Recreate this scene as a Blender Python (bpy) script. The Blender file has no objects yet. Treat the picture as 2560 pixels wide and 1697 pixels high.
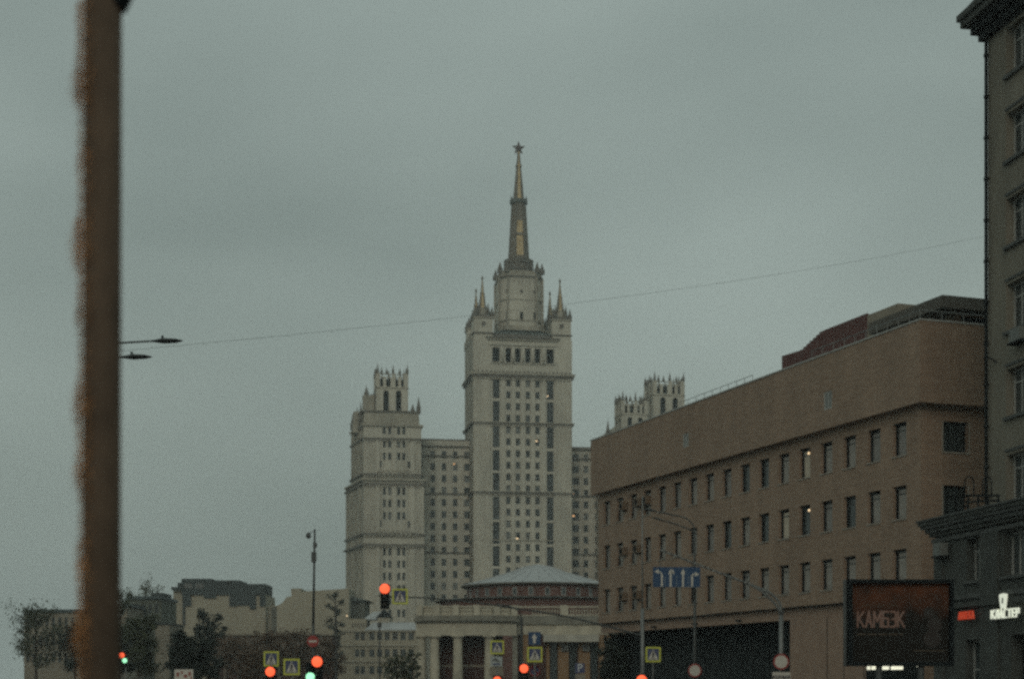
import bpy, math, random
from mathutils import Vector, Matrix
random.seed(7)
R = random.Random(11)
S = bpy.context.scene

LOC = (-4.1189, -2.7656, -1.4955)
COL = S.collection

# ---------------------------------------------------------------- camera
F = 4000.0          # focal length in photo pixels (photo 2560 wide)
CH = 1.7            # eye height
cam_d = bpy.data.cameras.new('camera')
cam = bpy.data.objects.new('camera', cam_d); COL.objects.link(cam)
cam.location = (0, 0, CH)
cam.rotation_euler = (math.radians(90), 0, 0)
cam_d.sensor_width = 36.0
cam_d.lens = F / 2560 * 36
cam_d.shift_y = (1700 - 848.5) / 2560
cam_d.clip_start = 0.1
cam_d.clip_end = 6000
cam_d.dof.use_dof = True
cam_d.dof.focus_distance = 150
cam_d.dof.aperture_fstop = 2.6
S.camera = cam

# ---------------------------------------------------------------- sky
SUN_EL = math.radians(25)   # veiled sun behind the camera, to its left
w = bpy.data.worlds.new('World'); S.world = w; w.use_nodes = True
nt = w.node_tree; nt.nodes.clear()
def N(t, tree=None, **k):
    n = (tree or nt).nodes.new(t)
    for a, b in k.items(): setattr(n, a, b)
    return n
out = N('ShaderNodeOutputWorld'); bg = N('ShaderNodeBackground')
sky = N('ShaderNodeTexSky', sky_type='NISHITA')
sky.sun_disc = False; sky.sun_elevation = SUN_EL; sky.sun_rotation = math.radians(200)
sky.air_density = 2.0; sky.dust_density = 5.0
tc = N('ShaderNodeTexCoord')
mp = N('ShaderNodeMapping'); mp.inputs['Scale'].default_value = (1.6, 1.6, 3.4); mp.inputs['Location'].default_value = LOC
no = N('ShaderNodeTexNoise'); no.inputs['Scale'].default_value = 1.5; no.inputs['Detail'].default_value = 4; no.inputs['Roughness'].default_value = .42; no.inputs['Distortion'].default_value = .2
cr = N('ShaderNodeValToRGB')
cr.color_ramp.elements[0].position = .30; cr.color_ramp.elements[0].color = (1.56, 1.92, 1.80, 1)
cr.color_ramp.elements[1].position = .72; cr.color_ramp.elements[1].color = (2.62, 3.12, 2.92, 1)
mix = N('ShaderNodeMix', data_type='RGBA'); mix.inputs['Factor'].default_value = .96
L = nt.links.new
L(tc.outputs['Generated'], mp.inputs['Vector']); L(mp.outputs['Vector'], no.inputs['Vector'])
L(no.outputs['Fac'], cr.inputs['Fac'])
L(sky.outputs['Color'], mix.inputs['A']); L(cr.outputs['Color'], mix.inputs['B'])
L(mix.outputs['Result'], bg.inputs['Color']); bg.inputs['Strength'].default_value = .142
L(bg.outputs['Background'], out.inputs['Surface'])

sd = bpy.data.lights.new('sun', 'SUN'); sd.energy = .6; sd.angle = math.radians(28); sd.color = (1, .93, .82)
sun = bpy.data.objects.new('sun', sd); COL.objects.link(sun)
# light travels forward (+Y), a little to the right, downward
sun.rotation_euler = Vector((.16, 1, -.5)).to_track_quat('-Z', 'Y').to_euler()
sun.location = (-40, -60, 80)

S.view_settings.view_transform = 'Standard'; S.view_settings.look = 'None'
S.view_settings.exposure = 0.0; S.view_settings.gamma = 1; S.view_settings.use_curve_mapping = False
S.render.engine = 'CYCLES'
S.cycles.use_denoising = False          # the photograph is grainy high-speed film
S.cycles.use_adaptive_sampling = True; S.cycles.adaptive_threshold = .5; S.cycles.adaptive_min_samples = 34
S.cycles.filter_width = 2.8
S.cycles.max_bounces = 5; S.cycles.volume_bounces = 0
S.cycles.sample_clamp_indirect = 3

# ---------------------------------------------------------------- helpers
def P(px, py, Y): return Vector(((px - 1280) / F * Y, Y, CH + (1700 - py) / F * Y))
def ZP(py, Y): return CH + (1700 - py) / F * Y
def XP(px, Y): return (px - 1280) / F * Y

MATS = {}
def mat(name, col, rough=.8, metal=0, noise=0, nscale=1.0, emit=None, estr=0, spec=.3, brick=None, stretch=None, bump=0):
    if name in MATS: return MATS[name]
    m = bpy.data.materials.new(name); m.use_nodes = True; t = m.node_tree
    b = t.nodes['Principled BSDF']
    b.inputs['Base Color'].default_value = (*col, 1); b.inputs['Roughness'].default_value = rough
    b.inputs['Metallic'].default_value = metal; b.inputs['Specular IOR Level'].default_value = spec
    if emit:
        b.inputs['Emission Color'].default_value = (*emit, 1); b.inputs['Emission Strength'].default_value = estr
    src = None
    if brick:
        bt = t.nodes.new('ShaderNodeTexBrick'); c2 = t.nodes.new('ShaderNodeTexCoord'); mpp = t.nodes.new('ShaderNodeMapping')
        cx = t.nodes.new('ShaderNodeCombineXYZ'); sp = t.nodes.new('ShaderNodeSeparateXYZ'); ad = t.nodes.new('ShaderNodeMath'); ad.operation = 'SUBTRACT'
        t.links.new(c2.outputs['Object'], sp.inputs[0]); t.links.new(sp.outputs['X'], ad.inputs[0]); t.links.new(sp.outputs['Y'], ad.inputs[1])
        t.links.new(ad.outputs[0], cx.inputs['X']); t.links.new(sp.outputs['Z'], cx.inputs['Y'])
        t.links.new(cx.outputs[0], bt.inputs['Vector'])
        bt.inputs['Scale'].default_value = 1
        bt.inputs['Brick Width'].default_value = brick[0]; bt.inputs['Row Height'].default_value = brick[1]; bt.inputs['Mortar Size'].default_value = brick[2]
        bt.inputs['Color1'].default_value = (*[c * 1.1 for c in col], 1); bt.inputs['Color2'].default_value = (*[c * .86 for c in col], 1)
        bt.inputs['Mortar'].default_value = (*[c * .7 for c in col], 1)
        src = bt.outputs['Color']
    if noise:
        c3 = t.nodes.new('ShaderNodeTexCoord'); mp3 = t.nodes.new('ShaderNodeMapping'); n3 = t.nodes.new('ShaderNodeTexNoise')
        mp3.inputs['Scale'].default_value = stretch or (1, 1, 1)
        n3.inputs['Scale'].default_value = nscale; n3.inputs['Detail'].default_value = 6; n3.inputs['Roughness'].default_value = .65
        t.links.new(c3.outputs['Object'], mp3.inputs[0]); t.links.new(mp3.outputs[0], n3.inputs['Vector'])
        r3 = t.nodes.new('ShaderNodeMapRange'); r3.inputs['From Min'].default_value = .3; r3.inputs['From Max'].default_value = .7
        r3.inputs['To Min'].default_value = 1 - noise; r3.inputs['To Max'].default_value = 1 + noise
        t.links.new(n3.outputs['Fac'], r3.inputs['Value'])
        mx = t.nodes.new('ShaderNodeMix'); mx.data_type = 'RGBA'; mx.blend_type = 'MULTIPLY'; mx.inputs['Factor'].default_value = 1
        if src: t.links.new(src, mx.inputs['A'])
        else: mx.inputs['A'].default_value = (*col, 1)
        t.links.new(r3.outputs['Result'], mx.inputs['B']); src = mx.outputs['Result']
        if bump:
            bp = t.nodes.new('ShaderNodeBump'); bp.inputs['Strength'].default_value = bump; t.links.new(n3.outputs['Fac'], bp.inputs['Height']); t.links.new(bp.outputs[0], b.inputs['Normal'])
    if src: t.links.new(src, b.inputs['Base Color'])
    MATS[name] = m
    return m

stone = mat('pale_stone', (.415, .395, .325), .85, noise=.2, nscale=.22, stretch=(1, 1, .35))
stone2 = mat('darker_stone', (.29, .27, .215), .85, noise=.3, nscale=.3)  # darker tone for side and rear faces, trim and reveals
stone_dk = mat('dark_cornice_stone', (.13, .12, .10), .9, noise=.3, nscale=.5)
verd = mat('grey_green_roof_metal', (.075, .088, .08), .6, noise=.3, nscale=.5)
warm_facet = mat('warm_light_cladding', (.42, .32, .17), .55, metal=0, noise=.4, nscale=1.2, stretch=(1, 1, .3))  # warm light painted on front facets, against darker side facets
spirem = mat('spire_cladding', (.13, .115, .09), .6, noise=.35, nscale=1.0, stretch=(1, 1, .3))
starm = mat('star_glass', (.07, .055, .05), .4)
glass = mat('dark_glass', (.035, .045, .045), .15, spec=.5)
glass_far = mat('far_window_glass', (.022, .028, .028), .25, spec=.3, noise=.5, nscale=.11)
curtain = mat('curtained_glass', (.13, .14, .13), .3, spec=.4)
curt2 = mat('half_dark_glass', (.045, .052, .05), .25, spec=.35)
lit = mat('lit_window_pane', (.5, .3, .15), .5, emit=(1, .55, .25), estr=.8)
litspot = mat('ceiling_lamp_seen_in_window', (.8, .6, .4), .5, emit=(1, .72, .42), estr=1.0)
frame_far = mat('grey_window_frame', (.10, .105, .10), .6)
frame_lt = mat('pale_window_frame', (.30, .31, .29), .5)
brown = mat('brown_clinker_tile', (.238, .172, .122), .75, noise=.15, nscale=.5, stretch=(1, 1, .3), brick=(.6, .12, .012))
brown_plain = mat('brown_panel', (.235, .165, .12), .7, noise=.12, nscale=1.2)
reveal = mat('light_window_trim', (.27, .25, .21), .7)
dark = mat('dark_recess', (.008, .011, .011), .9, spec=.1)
darkpan = mat('dark_corrugated_panel', (.020, .026, .027), .8, noise=.3, nscale=2, spec=.1)
grey_wall = mat('grey_render', (.15, .14, .11), .85, noise=.2, nscale=.6, stretch=(1, 1, .4))
grey_low = mat('dark_grey_stone', (.045, .050, .045), .8, noise=.3, nscale=1.2)
grey_cor = mat('dark_grey_cornice', (.06, .066, .062), .7, noise=.25, nscale=1.5)
black = mat('blackened_metal', (.008, .011, .012), .8, spec=.1)
steel = mat('galvanised_steel', (.16, .17, .165), .5, metal=.4, noise=.15, nscale=4)
steel_dk = mat('painted_grey_steel', (.05, .056, .055), .5, noise=.2, nscale=4)
beige = mat('beige_render', (.29, .265, .20), .85, noise=.13, nscale=.12)
beige2 = mat('dull_beige_render', (.20, .18, .14), .85, noise=.25, nscale=.2)
pav = mat('pavilion_stucco', (.36, .335, .26), .8, noise=.25, nscale=.8, stretch=(1, 1, .5))
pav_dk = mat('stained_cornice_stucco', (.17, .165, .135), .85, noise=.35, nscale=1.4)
redbrick = mat('red_brick', (.125, .068, .055), .85, noise=.3, nscale=.8, brick=(.5, .16, .015))
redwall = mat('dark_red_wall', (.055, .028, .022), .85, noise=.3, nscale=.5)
roofgrey = mat('grey_sheet_roof', (.33, .345, .34), .45, noise=.12, nscale=.7)
ochre = mat('ochre_render', (.20, .125, .065), .8, noise=.15, nscale=1)
redslat = mat('red_brown_slat', (.085, .034, .028), .6, noise=.25, nscale=2)
asphalt = mat('asphalt', (.05, .05, .05), .85, noise=.2, nscale=.6, bump=.1)
paving = mat('paving', (.16, .155, .145), .85, noise=.2, nscale=1.5)
paint = mat('white_road_paint', (.7, .7, .66), .7, noise=.15, nscale=3)
earth = mat('earth', (.09, .08, .055), .9, noise=.3, nscale=.2)
leaf_g = mat('dull_green_leaves', (.045, .055, .03), .8, noise=.4, nscale=1.5)
leaf_b = mat('brown_autumn_leaves', (.085, .06, .04), .85, noise=.4, nscale=1.5)
leaf_d = mat('dark_needles', (.018, .026, .02), .8, noise=.4, nscale=1.5)
bark = mat('bark', (.05, .042, .034), .9, noise=.3, nscale=2)
sign_y = mat('yellow_green_retroreflective_border', (.42, .44, .06), .5)
sign_b = mat('blue_sign_face', (.04, .05, .11), .5)
sign_b2 = mat('bright_blue_sign_face', (.012, .045, .105), .5)
sign_w = mat('white_sign_face', (.45, .43, .38), .5)
sign_r = mat('red_sign_face', (.24, .025, .02), .5)
sign_k = mat('black_pictogram', (.03, .03, .035), .6)
grey_sheet = mat('grey_sign_back', (.28, .31, .30), .5)
red_l = mat('lit_red_lens', (.9, .1, .03), .4, emit=(1, .13, .05), estr=1.15)
red_ds = mat('dim_red_lens', (.5, .05, .02), .4, emit=(1, .16, .05), estr=.55)
green_l = mat('lit_green_lens', (.2, .9, .5), .4, emit=(.42, 1, .58), estr=1.1)
lens_off = mat('unlit_lens', (.03, .03, .025), .3)
white_l = mat('lit_white_letters', (.8, .8, .7), .5, emit=(.95, 1, .82), estr=.5)
cream_l = mat('lit_cream_letters', (.8, .8, .7), .5, emit=(1, .98, .75), estr=.75)
redlet = mat('lit_red_letters', (.6, .08, .03), .5, emit=(1, .10, .045), estr=.2)
concrete_lt = mat('light_parapet_cap', (.30, .31, .29), .6, noise=.15, nscale=2)
ac_m = mat('air_conditioner_casing', (.12, .13, .12), .6)
ac_b = mat('brown_air_conditioner_casing', (.12, .085, .055), .6)

class MB:
    def __init__(s): s.v = []; s.f = []; s.m = []; s.mats = []
    def mi(s, m):
        if m not in s.mats: s.mats.append(m)
        return s.mats.index(m)
    def face(s, pts, m):
        b = len(s.v); s.v += [Vector(p) for p in pts]; s.f.append(list(range(b, b + len(pts)))); s.m.append(s.mi(m))
    def mesh(s, vs, fs, m):
        b = len(s.v); s.v += [Vector(p) for p in vs]; i = s.mi(m)
        for f in fs: s.f.append([b + k for k in f]); s.m.append(i)
    def box(s, x0, x1, y0, y1, z0, z1, m): s.fbox((0, 0), (1, 0), x0, x1, y0, y1, z0, z1, m)
    def fbox(s, O, T, u0, u1, d0, d1, z0, z1, m):
        """box in a facade frame: u along T, d inward"""
        Nn = (-T[1], T[0])
        def q(u, d, z): return (O[0] + u * T[0] + d * Nn[0], O[1] + u * T[1] + d * Nn[1], z)
        vs = [q(u0, d0, z0), q(u1, d0, z0), q(u1, d1, z0), q(u0, d1, z0), q(u0, d0, z1), q(u1, d0, z1), q(u1, d1, z1), q(u0, d1, z1)]
        s.mesh(vs, [(0, 3, 2, 1), (4, 5, 6, 7), (0, 1, 5, 4), (1, 2, 6, 5), (2, 3, 7, 6), (3, 0, 4, 7)], m)
    def prism(s, pts, z0, z1, m, scale=1, c=None, mtop=None):
        n = len(pts); c = c or (sum(p[0] for p in pts) / n, sum(p[1] for p in pts) / n)
        vs = [(p[0], p[1], z0) for p in pts] + [(c[0] + (p[0] - c[0]) * scale, c[1] + (p[1] - c[1]) * scale, z1) for p in pts]
        s.mesh(vs, [tuple(range(n))[::-1]] + [(i, (i + 1) % n, n + (i + 1) % n, n + i) for i in range(n)], m)
        s.mesh(vs, [tuple(range(n, 2 * n))], mtop or m)
    def cyl(s, p0, p1, r0, r1, n, m, caps=True):
        p0, p1 = Vector(p0), Vector(p1); d = (p1 - p0).normalized()
        a = Vector((0, 0, 1)) if abs(d.z) < .9 else Vector((1, 0, 0))
        x = d.cross(a).normalized(); y = d.cross(x)
        vs = [p0 + (x * math.cos(t) + y * math.sin(t)) * r0 for t in [2 * math.pi * i / n for i in range(n)]]
        vs += [p1 + (x * math.cos(t) + y * math.sin(t)) * r1 for t in [2 * math.pi * i / n for i in range(n)]]
        fs = [(i, n + i, n + (i + 1) % n, (i + 1) % n) for i in range(n)]
        if caps: fs += [tuple(range(n)), tuple(range(n, 2 * n))[::-1]]
        s.mesh(vs, fs, m)
    def tube(s, pts, r, n, m, r1=None):
        k = len(pts) - 1
        for i in range(k):
            a = r + ((r1 if r1 is not None else r) - r) * i / k; b = r + ((r1 if r1 is not None else r) - r) * (i + 1) / k
            s.cyl(pts[i], pts[i + 1], a, b, n, m)
    def lathe(s, c, prof, n, m, rot=0, mfront=None):
        for (r0, z0), (r1, z1) in zip(prof, prof[1:]):
            for i in range(n):
                a, b = rot + 2 * math.pi * i / n, rot + 2 * math.pi * (i + 1) / n
                am = (a + b) / 2 % (2 * math.pi)
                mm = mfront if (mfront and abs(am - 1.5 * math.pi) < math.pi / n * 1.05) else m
                s.face([(c[0] + r0 * math.cos(a), c[1] + r0 * math.sin(a), z0), (c[0] + r0 * math.cos(b), c[1] + r0 * math.sin(b), z0),
                        (c[0] + r1 * math.cos(b), c[1] + r1 * math.sin(b), z1), (c[0] + r1 * math.cos(a), c[1] + r1 * math.sin(a), z1)], mm)
    def facade(s, O, T, L0, L1, z0, z1, ops, m, depth=.4, mrev=None):
        Nn = (-T[1], T[0]); mrev = mrev or m
        def q(u, d, z): return (O[0] + u * T[0] + d * Nn[0], O[1] + u * T[1] + d * Nn[1], z)
        us = sorted({L0, L1, *[o[0] for o in ops], *[o[1] for o in ops]}); zs = sorted({z0, z1, *[o[2] for o in ops], *[o[3] for o in ops]})
        us = [u for u in us if L0 <= u <= L1]; zs = [z for z in zs if z0 <= z <= z1]
        # merge cells into columns runs
        for a, b in zip(us, us[1:]):
            if b - a < 1e-5: continue
            run = None; um = (a + b) / 2
            for c, d in zip(zs, zs[1:]):
                zm = (c + d) / 2
                hole = any(o[0] < um < o[1] and o[2] < zm < o[3] for o in ops)
                if not hole: run = (run[0], d) if run else (c, d)
                if hole and run: s.face([q(a, 0, run[0]), q(b, 0, run[0]), q(b, 0, run[1]), q(a, 0, run[1])], m); run = None
            if run: s.face([q(a, 0, run[0]), q(b, 0, run[0]), q(b, 0, run[1]), q(a, 0, run[1])], m)
        for u0, u1, a, b in ops:
            s.face([q(u0, 0, a), q(u0, depth, a), q(u0, depth, b), q(u0, 0, b)], mrev)
            s.face([q(u1, depth, a), q(u1, 0, a), q(u1, 0, b), q(u1, depth, b)], mrev)
            s.face([q(u0, 0, a), q(u1, 0, a), q(u1, depth, a), q(u0, depth, a)], mrev)
            s.face([q(u0, depth, b), q(u1, depth, b), q(u1, 0, b), q(u0, 0, b)], mrev)
    def build(s, name, parent=None, smooth=False, kind=None, label=None, mesh_only=False):
        off = Vector((0, 0, 0))
        if parent is not None and not mesh_only:
            off = wl(parent)
        me = bpy.data.meshes.new(name)
        me.from_pydata([tuple(v - off) for v in s.v], [], s.f); me.update()
        for m in s.mats: me.materials.append(m)
        me.polygons.foreach_set('material_index', s.m)
        if smooth: me.polygons.foreach_set('use_smooth', [True] * len(s.f))
        if mesh_only: return me
        o = bpy.data.objects.new(name, me); COL.objects.link(o)
        if parent is not None: o.parent = parent
        if kind: o['kind'] = kind
        if label: o['label'] = label
        return o
def wl(o):
    v = Vector(o.location)
    while o.parent: o = o.parent; v += o.location
    return v
def pinn(par, x, y, z, h, r, m):
    b = MB(); pinnacle(b, x, y, z, h, r, m); return b.build('pinnacle', par)
def thing(name, loc, label, cat, group=None):
    o = bpy.data.objects.new(name, None); COL.objects.link(o); o.location = loc; o.empty_display_size = .3
    o['label'] = label; o['category'] = cat
    if group: o['group'] = group
    return o
def tag(o, label, cat, group=None):
    o['label'] = label; o['category'] = cat
    if group: o['group'] = group
    return o
def unit(x, y): l = math.hypot(x, y); return (x / l, y / l)
def u_at(px, O, T):
    k = (px - 1280) / F
    return (k * O[1] - O[0]) / (T[0] - k * T[1])
def at(O, T, u, d=0): return (O[0] + u * T[0] - d * T[1], O[1] + u * T[1] + d * T[0])

# cached windows: origin bottom centre, front faces -y locally
WC = {}
def win_mesh(w_, h, bars, fm, pm, fw, tran=None):
    key = (round(w_, 2), round(h, 2), bars, fm.name, pm.name, fw, tran)
    if key in WC: return WC[key]
    a = MB(); x = w_ / 2
    a.box(-x, -x + fw, 0, .1, 0, h, fm); a.box(x - fw, x, 0, .1, 0, h, fm)
    a.box(-x + fw, x - fw, .003, .097, 0, fw, fm); a.box(-x + fw, x - fw, .003, .097, h - fw, h, fm)
    for i in range(bars):
        c = -x + w_ * (i + 1) / (bars + 1); a.box(c - fw * .4, c + fw * .4, .012, .09, fw, h - fw, fm)
    for tz in (tran or ()):
        a.box(-x + fw, x - fw, .018, .084, h * tz - fw * .4, h * tz + fw * .4, fm)
    b = MB(); b.box(-x + fw * .5, x - fw * .5, .045, .06, fw * .5, h - fw * .5, pm)
    WC[key] = (a.build('window', mesh_only=True), b.build('pane', mesh_only=True)); return WC[key]
def window(parent, O, T, u, z, w_, h, bars=1, fm=None, pm=None, depth=.3, fw=.09, tran=None, name='window'):
    fm = fm or frame_far; pm = pm or glass
    m1, m2 = win_mesh(w_, h, bars, fm, pm, fw, tran)
    p = at(O, T, u, depth)
    o = bpy.data.objects.new(name, m1); COL.objects.link(o); o.parent = parent
    o.location = Vector((p[0], p[1], z)) - wl(parent); o.rotation_euler = (0, 0, math.atan2(T[1], T[0]))
    c = bpy.data.objects.new('pane', m2); COL.objects.link(c); c.parent = o
    return o
def copy_tree(o, parent=None):
    c = o.copy(); COL.objects.link(c); c.parent = parent
    for ch in list(o.children): copy_tree(ch, c)
    return c
def pinnacle(mb, x, y, z, h, r, m):
    mb.lathe((x, y), [(r, z), (r * .95, z + h * .3), (r * 1.15, z + h * .33), (r * .75, z + h * .42), (.03, z + h)], 6, m)

# ---------------------------------------------------------------- ground, road
g = MB(); g.face([(-800, -60, 0), (800, -60, 0), (800, 1500, 0), (-800, 1500, 0)], earth)
g.build('ground', kind='structure')
g = MB(); g.face([(-11, -50, .004), (6, -50, .004), (-2, 170, .004), (-36, 170, .004)], asphalt)
g.face([(-120, 172, .004), (60, 172, .004), (60, 205, .004), (-120, 205, .004)], asphalt)
g.build('road', kind='structure')
g = MB()
for a, b, c, d in (((6, -50), (60, -50), (60, 170), (-2, 170)), ((-60, -50), (-11, -50), (-36, 170), (-90, 170))):
    g.prism([a, b, c, d], .0, .13, paving)
g.build('pavement', kind='structure')
g = MB()
for lane in range(1, 4):
    for k in range(18):
        t0 = k / 18; t1 = t0 + .025
        def lp(t): 
            y = -50 + 220 * t; xl = -11 - 25 * t; xr = 6 - 8 * t
            return xl + (xr - xl) * lane / 4, y
        (x0, y0), (x1, y1) = lp(t0), lp(t1)
        g.face([(x0 - .07, y0, .008), (x0 + .07, y0, .008), (x1 + .07, y1, .008), (x1 - .07, y1, .008)], paint)
g.build('road_markings', kind='structure')

# ================================================================ HIGH RISE
TH = .155
T = (math.cos(TH), math.sin(TH)); NI = (-T[1], T[0])
O = (XP(1183, 455), 455.0)
LW = 28.6; D = 19.0
hi = thing('skyscraper', (O[0], O[1], 0), 'pale stone stepped skyscraper with a tall central tower, spire and star, and lower wings', 'skyscraper')
def zt(py): return CH + (1700 - py) / F * 458
def fr(u, d): return at(O, T, u, d)
def rect(u0, u1, d0, d1): return [fr(u0, d0), fr(u1, d0), fr(u1, d1), fr(u0, d1)]
top0 = zt(934)     # main cornice
top1 = zt(848)
cols = [u_at(p, O, T) for p in (1271, 1295, 1320, 1344)]
sc_ = [u_at(1240.5, O, T), u_at(1375.5, O, T)]
P0 = zt(951); pitch = 3.345; nrow = 21
ops = []; wins = []
def pick():
    r = R.random()
    return glass_far if r < .62 else (curt2 if r < .86 else curtain)
for k in range(nrow):
    zz = P0 - pitch * k
    for c in cols:
        ops.append((c - .61, c + .61, zz - 2.0, zz)); wins.append((c, zz - 2.0, 1.22, 2.0, pick(), 1, None))
for c in sc_:
    grp = [(zt(951), zt(998)), (zt(1005), zt(1057)), (zt(1068), zt(1120)), (zt(1127), zt(1178)), (zt(1184), zt(1230)), (zt(1243), zt(1300)), (zt(1306), zt(1360)), (zt(1366), zt(1416)), (zt(1422), zt(1475))]
    for a, b in grp:
        ops.append((c - .98, c + .98, b, a)); wins.append((c, b, 1.96, a - b, glass_far if R.random() < .75 else curt2, 1, (.33, .36, .66, .69)))
wall = MB()
wall.facade(O, T, 0, LW, 0, top0, ops, stone, .45)
# other faces
lf = fr(0, D); TL = (T[1] * 1, -T[0]); # left face going from back to front as seen from outside
opsL = []
for k in range(26):
    zz = P0 - pitch * k
    for c in (3.2, 7.4, 11.6, 15.6):
        opsL.append((c - .6, c + .6, zz - 1.9, zz))
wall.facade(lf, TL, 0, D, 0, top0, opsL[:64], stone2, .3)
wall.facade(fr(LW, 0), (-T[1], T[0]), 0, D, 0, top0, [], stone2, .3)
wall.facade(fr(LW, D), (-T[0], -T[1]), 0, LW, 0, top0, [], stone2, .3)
wall.build('tower_wall', hi)
for c, z, w_, h, pm, bars, tr in wins: window(hi, O, T, c, z, w_, h, bars, frame_far, pm, .3, .1, tr)
for o_ in opsL[:64]:
    window(hi, lf, TL, (o_[0] + o_[1]) / 2, o_[2], 1.2, 1.9, 1, frame_far, glass_far, .2, .1)
# lit rooms
for px, py in ((1368, 989), (1341, 1102), (1293, 1346)):
    m = MB(); u = u_at(px, O, T); m.fbox(O, T, u - .35, u + .35, .2, .24, zt(py) - .18, zt(py) + .18, litspot); m.build('ceiling_lamp', hi)
# pilasters between window columns
pe = [sum(x) / 2 for x in zip([sc_[0] + .3] + cols, cols + [sc_[1] - .3])]
for i, u in enumerate(pe):
    m = MB(); m.fbox(O, T, u - .52, u + .52, -.28, -.003, 20, top0 - 1.2, stone); m.build('pilaster', hi)
for u0, u1 in ((.15, 4.9), (LW - 4.9, LW - .15)):
    m = MB(); m.fbox(O, T, u0, u1, -.35, -.003, 12, top0 - 1.5, stone)
    m.build('corner_pier', hi)
    for q in (.25, 1.55, 2.85, 4.15):
        m = MB(); m.fbox(O, T, u0 + q, u0 + q + .35, -.5, -.353, 12, top0 - 1.6, stone); m.build('pilaster', hi)
def dentils(Of, Tf, u0, u1, d, z, h, w_, gap, m, par):
    b = MB(); u = u0
    while u < u1 - w_: b.fbox(Of, Tf, u, u + w_, d, d + .3, z, z + h, m); u += w_ + gap
    b.build('dentils', par, kind='stuff')
def ring(z, h, out_, m=stone_dk, name='cornice', u0=0, u1=LW, d0=0, d1=D, par=None):
    a = MB(); a.prism(rect(u0 - out_, u1 + out_, d0 - out_, d1 + out_), z, z + h, m)
    return a.build(name, par or hi)
ring(zt(1236), .45, .55); ring(zt(1230), .2, .62, stone); ring(zt(1063), .4, .55); ring(zt(1058), .18, .62, stone)
ring(zt(946), .75, .5, stone_dk); ring(zt(939.5), .55, .85, stone2); ring(zt(1352), .3, .4, stone2)
dentils(O, T, -.3, LW + .3, -.75, zt(947) - .55, .5, .4, .4, stone2, hi); dentils(O, T, 0, LW, -.5, zt(1236) - .5, .45, .4, .45, stone2, hi); dentils(O, T, 0, LW, -.5, zt(1063) - .5, .45, .4, .45, stone2, hi)
dentils(O, T, 0, LW, -.62, zt(939.5) + .56, .5, .5, .7, stone_dk, hi)
# storey with loggia
ops = []
for c, hw in [(sc_[0] - .05, 1.05), (sc_[1], 1.1)] + [(c, .78) for c in cols]:
    ops.append((c - hw, c + hw, zt(908), zt(872)))
lg = MB(); lg.facade(O, T, 0, LW, zt(934) + .05, top1, ops, stone, 1.6, stone2)
lg.fbox(O, T, 3.5, LW - 3.5, 1.6, 1.9, zt(930), top1 - .2, dark)
lg.facade(lf, TL, 0, D, zt(934) + .05, top1, [], stone2, .3)
lg.facade(fr(LW, 0), (-T[1], T[0]), 0, D, top0, top1, [], stone2, .3)
lg.facade(fr(LW, D), (-T[0], -T[1]), 0, LW, top0, top1, [], stone2, .3)
lg.build('loggia_storey', hi)
for c in [(a + b) / 2 for a, b in zip(cols, cols[1:])] + [cols[0] - 1.75, cols[-1] + 1.75]:
    m = MB(); p = fr(c, -.12); m.cyl((p[0], p[1], zt(910)), (p[0], p[1], zt(868)), .42, .38, 10, stone); m.build('column', hi, smooth=True)
ring(zt(912), .25, .25, stone2, u0=5.2, u1=LW - 5.2, d1=3); ring(zt(866), .5, .4, stone, u0=5, u1=LW - 5, d1=4)
ring(zt(853), .35, .5, stone2, u0=4.6, u1=LW - 4.6, d1=5); ring(top1 - .02, .3, .6, stone_dk, u0=4.2, u1=LW - 4.2, d1=D - 1)
# attic slope under the shaft
m = MB(); m.prism(rect(5, LW - 5, 1.0, D - 1), top1 + .28, zt(836), stone_dk, 1)
m.prism(rect(5.4, LW - 5.4, 1.4, D - 1.4), zt(836), zt(826), verd, .84, mtop=verd); m.build('attic_roof', hi)
# corner turrets
def turret(u, d, k=0):
    m = MB(); h = 2.75; zb = top1 - .3; zc = zt(800)
    m.prism(rect(u - h, u + h, d - h, d + h), zb, zc, stone); m.prism(rect(u - h - .3, u + h + .3, d - h - .3, d + h + .3), zt(838), zt(834.5), stone_dk)
    m.prism(rect(u - h - .25, u + h + .25, d - h - .25, d + h + .25), zc, zc + .4, stone2)
    m.prism(rect(u - 2.1, u + 2.1, d - 2.1, d + 2.1), zc + .4, zc + 1.5, stone_dk, .75)
    p = fr(u, d); m.lathe(p, [(1.75, zc + 1.2), (1.6, zc + 3.1), (1.8, zc + 3.2), (1.3, zc + 3.4)], 8, stone2, math.pi / 8)
    t_ = m.build('turret', hi)
    s = MB(); s.lathe(p, [(1.15, zc + 3.3), (.62, zc + 7.6), (.72, zc + 7.7), (.5, zc + 7.9), (.14, zc + 11.6)], 8, spirem, TH + math.pi / 8, warm_facet)
    s.lathe(p, [(.14, zc + 11.5), (.34, zc + 11.8), (.3, zc + 12.1), (.05, zc + 12.9)], 6, spirem); s.build('turret_spire', t_)
    PAR = t_
    for a in (-1, 1):
        for b in (-1, 1):
            q = fr(u + a * 2.45, d + b * 2.45); pinn(PAR, q[0], q[1], zc + .4, 3.2, .6, stone_dk)
            q = fr(u + a * 1.5, d + b * 1.5); pinn(PAR, q[0], q[1], zc + 1.2, 3.6, .45, stone_dk)
    g_ = MB()
    for a in (-.42, .42): pass
    q = fr(u, d - h - .02); g_.fbox(O, T, u - .55, u + .55, d - h - .12, d - h - .01, zc - 2.2, zc - .9, stone_dk); g_.build('niche', t_)
for u, d in ((3.0, 2.9), (LW - 3.0, 2.9), (3.2, D - 1), (LW - 3.2, D - 1)): turret(u, d)
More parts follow.
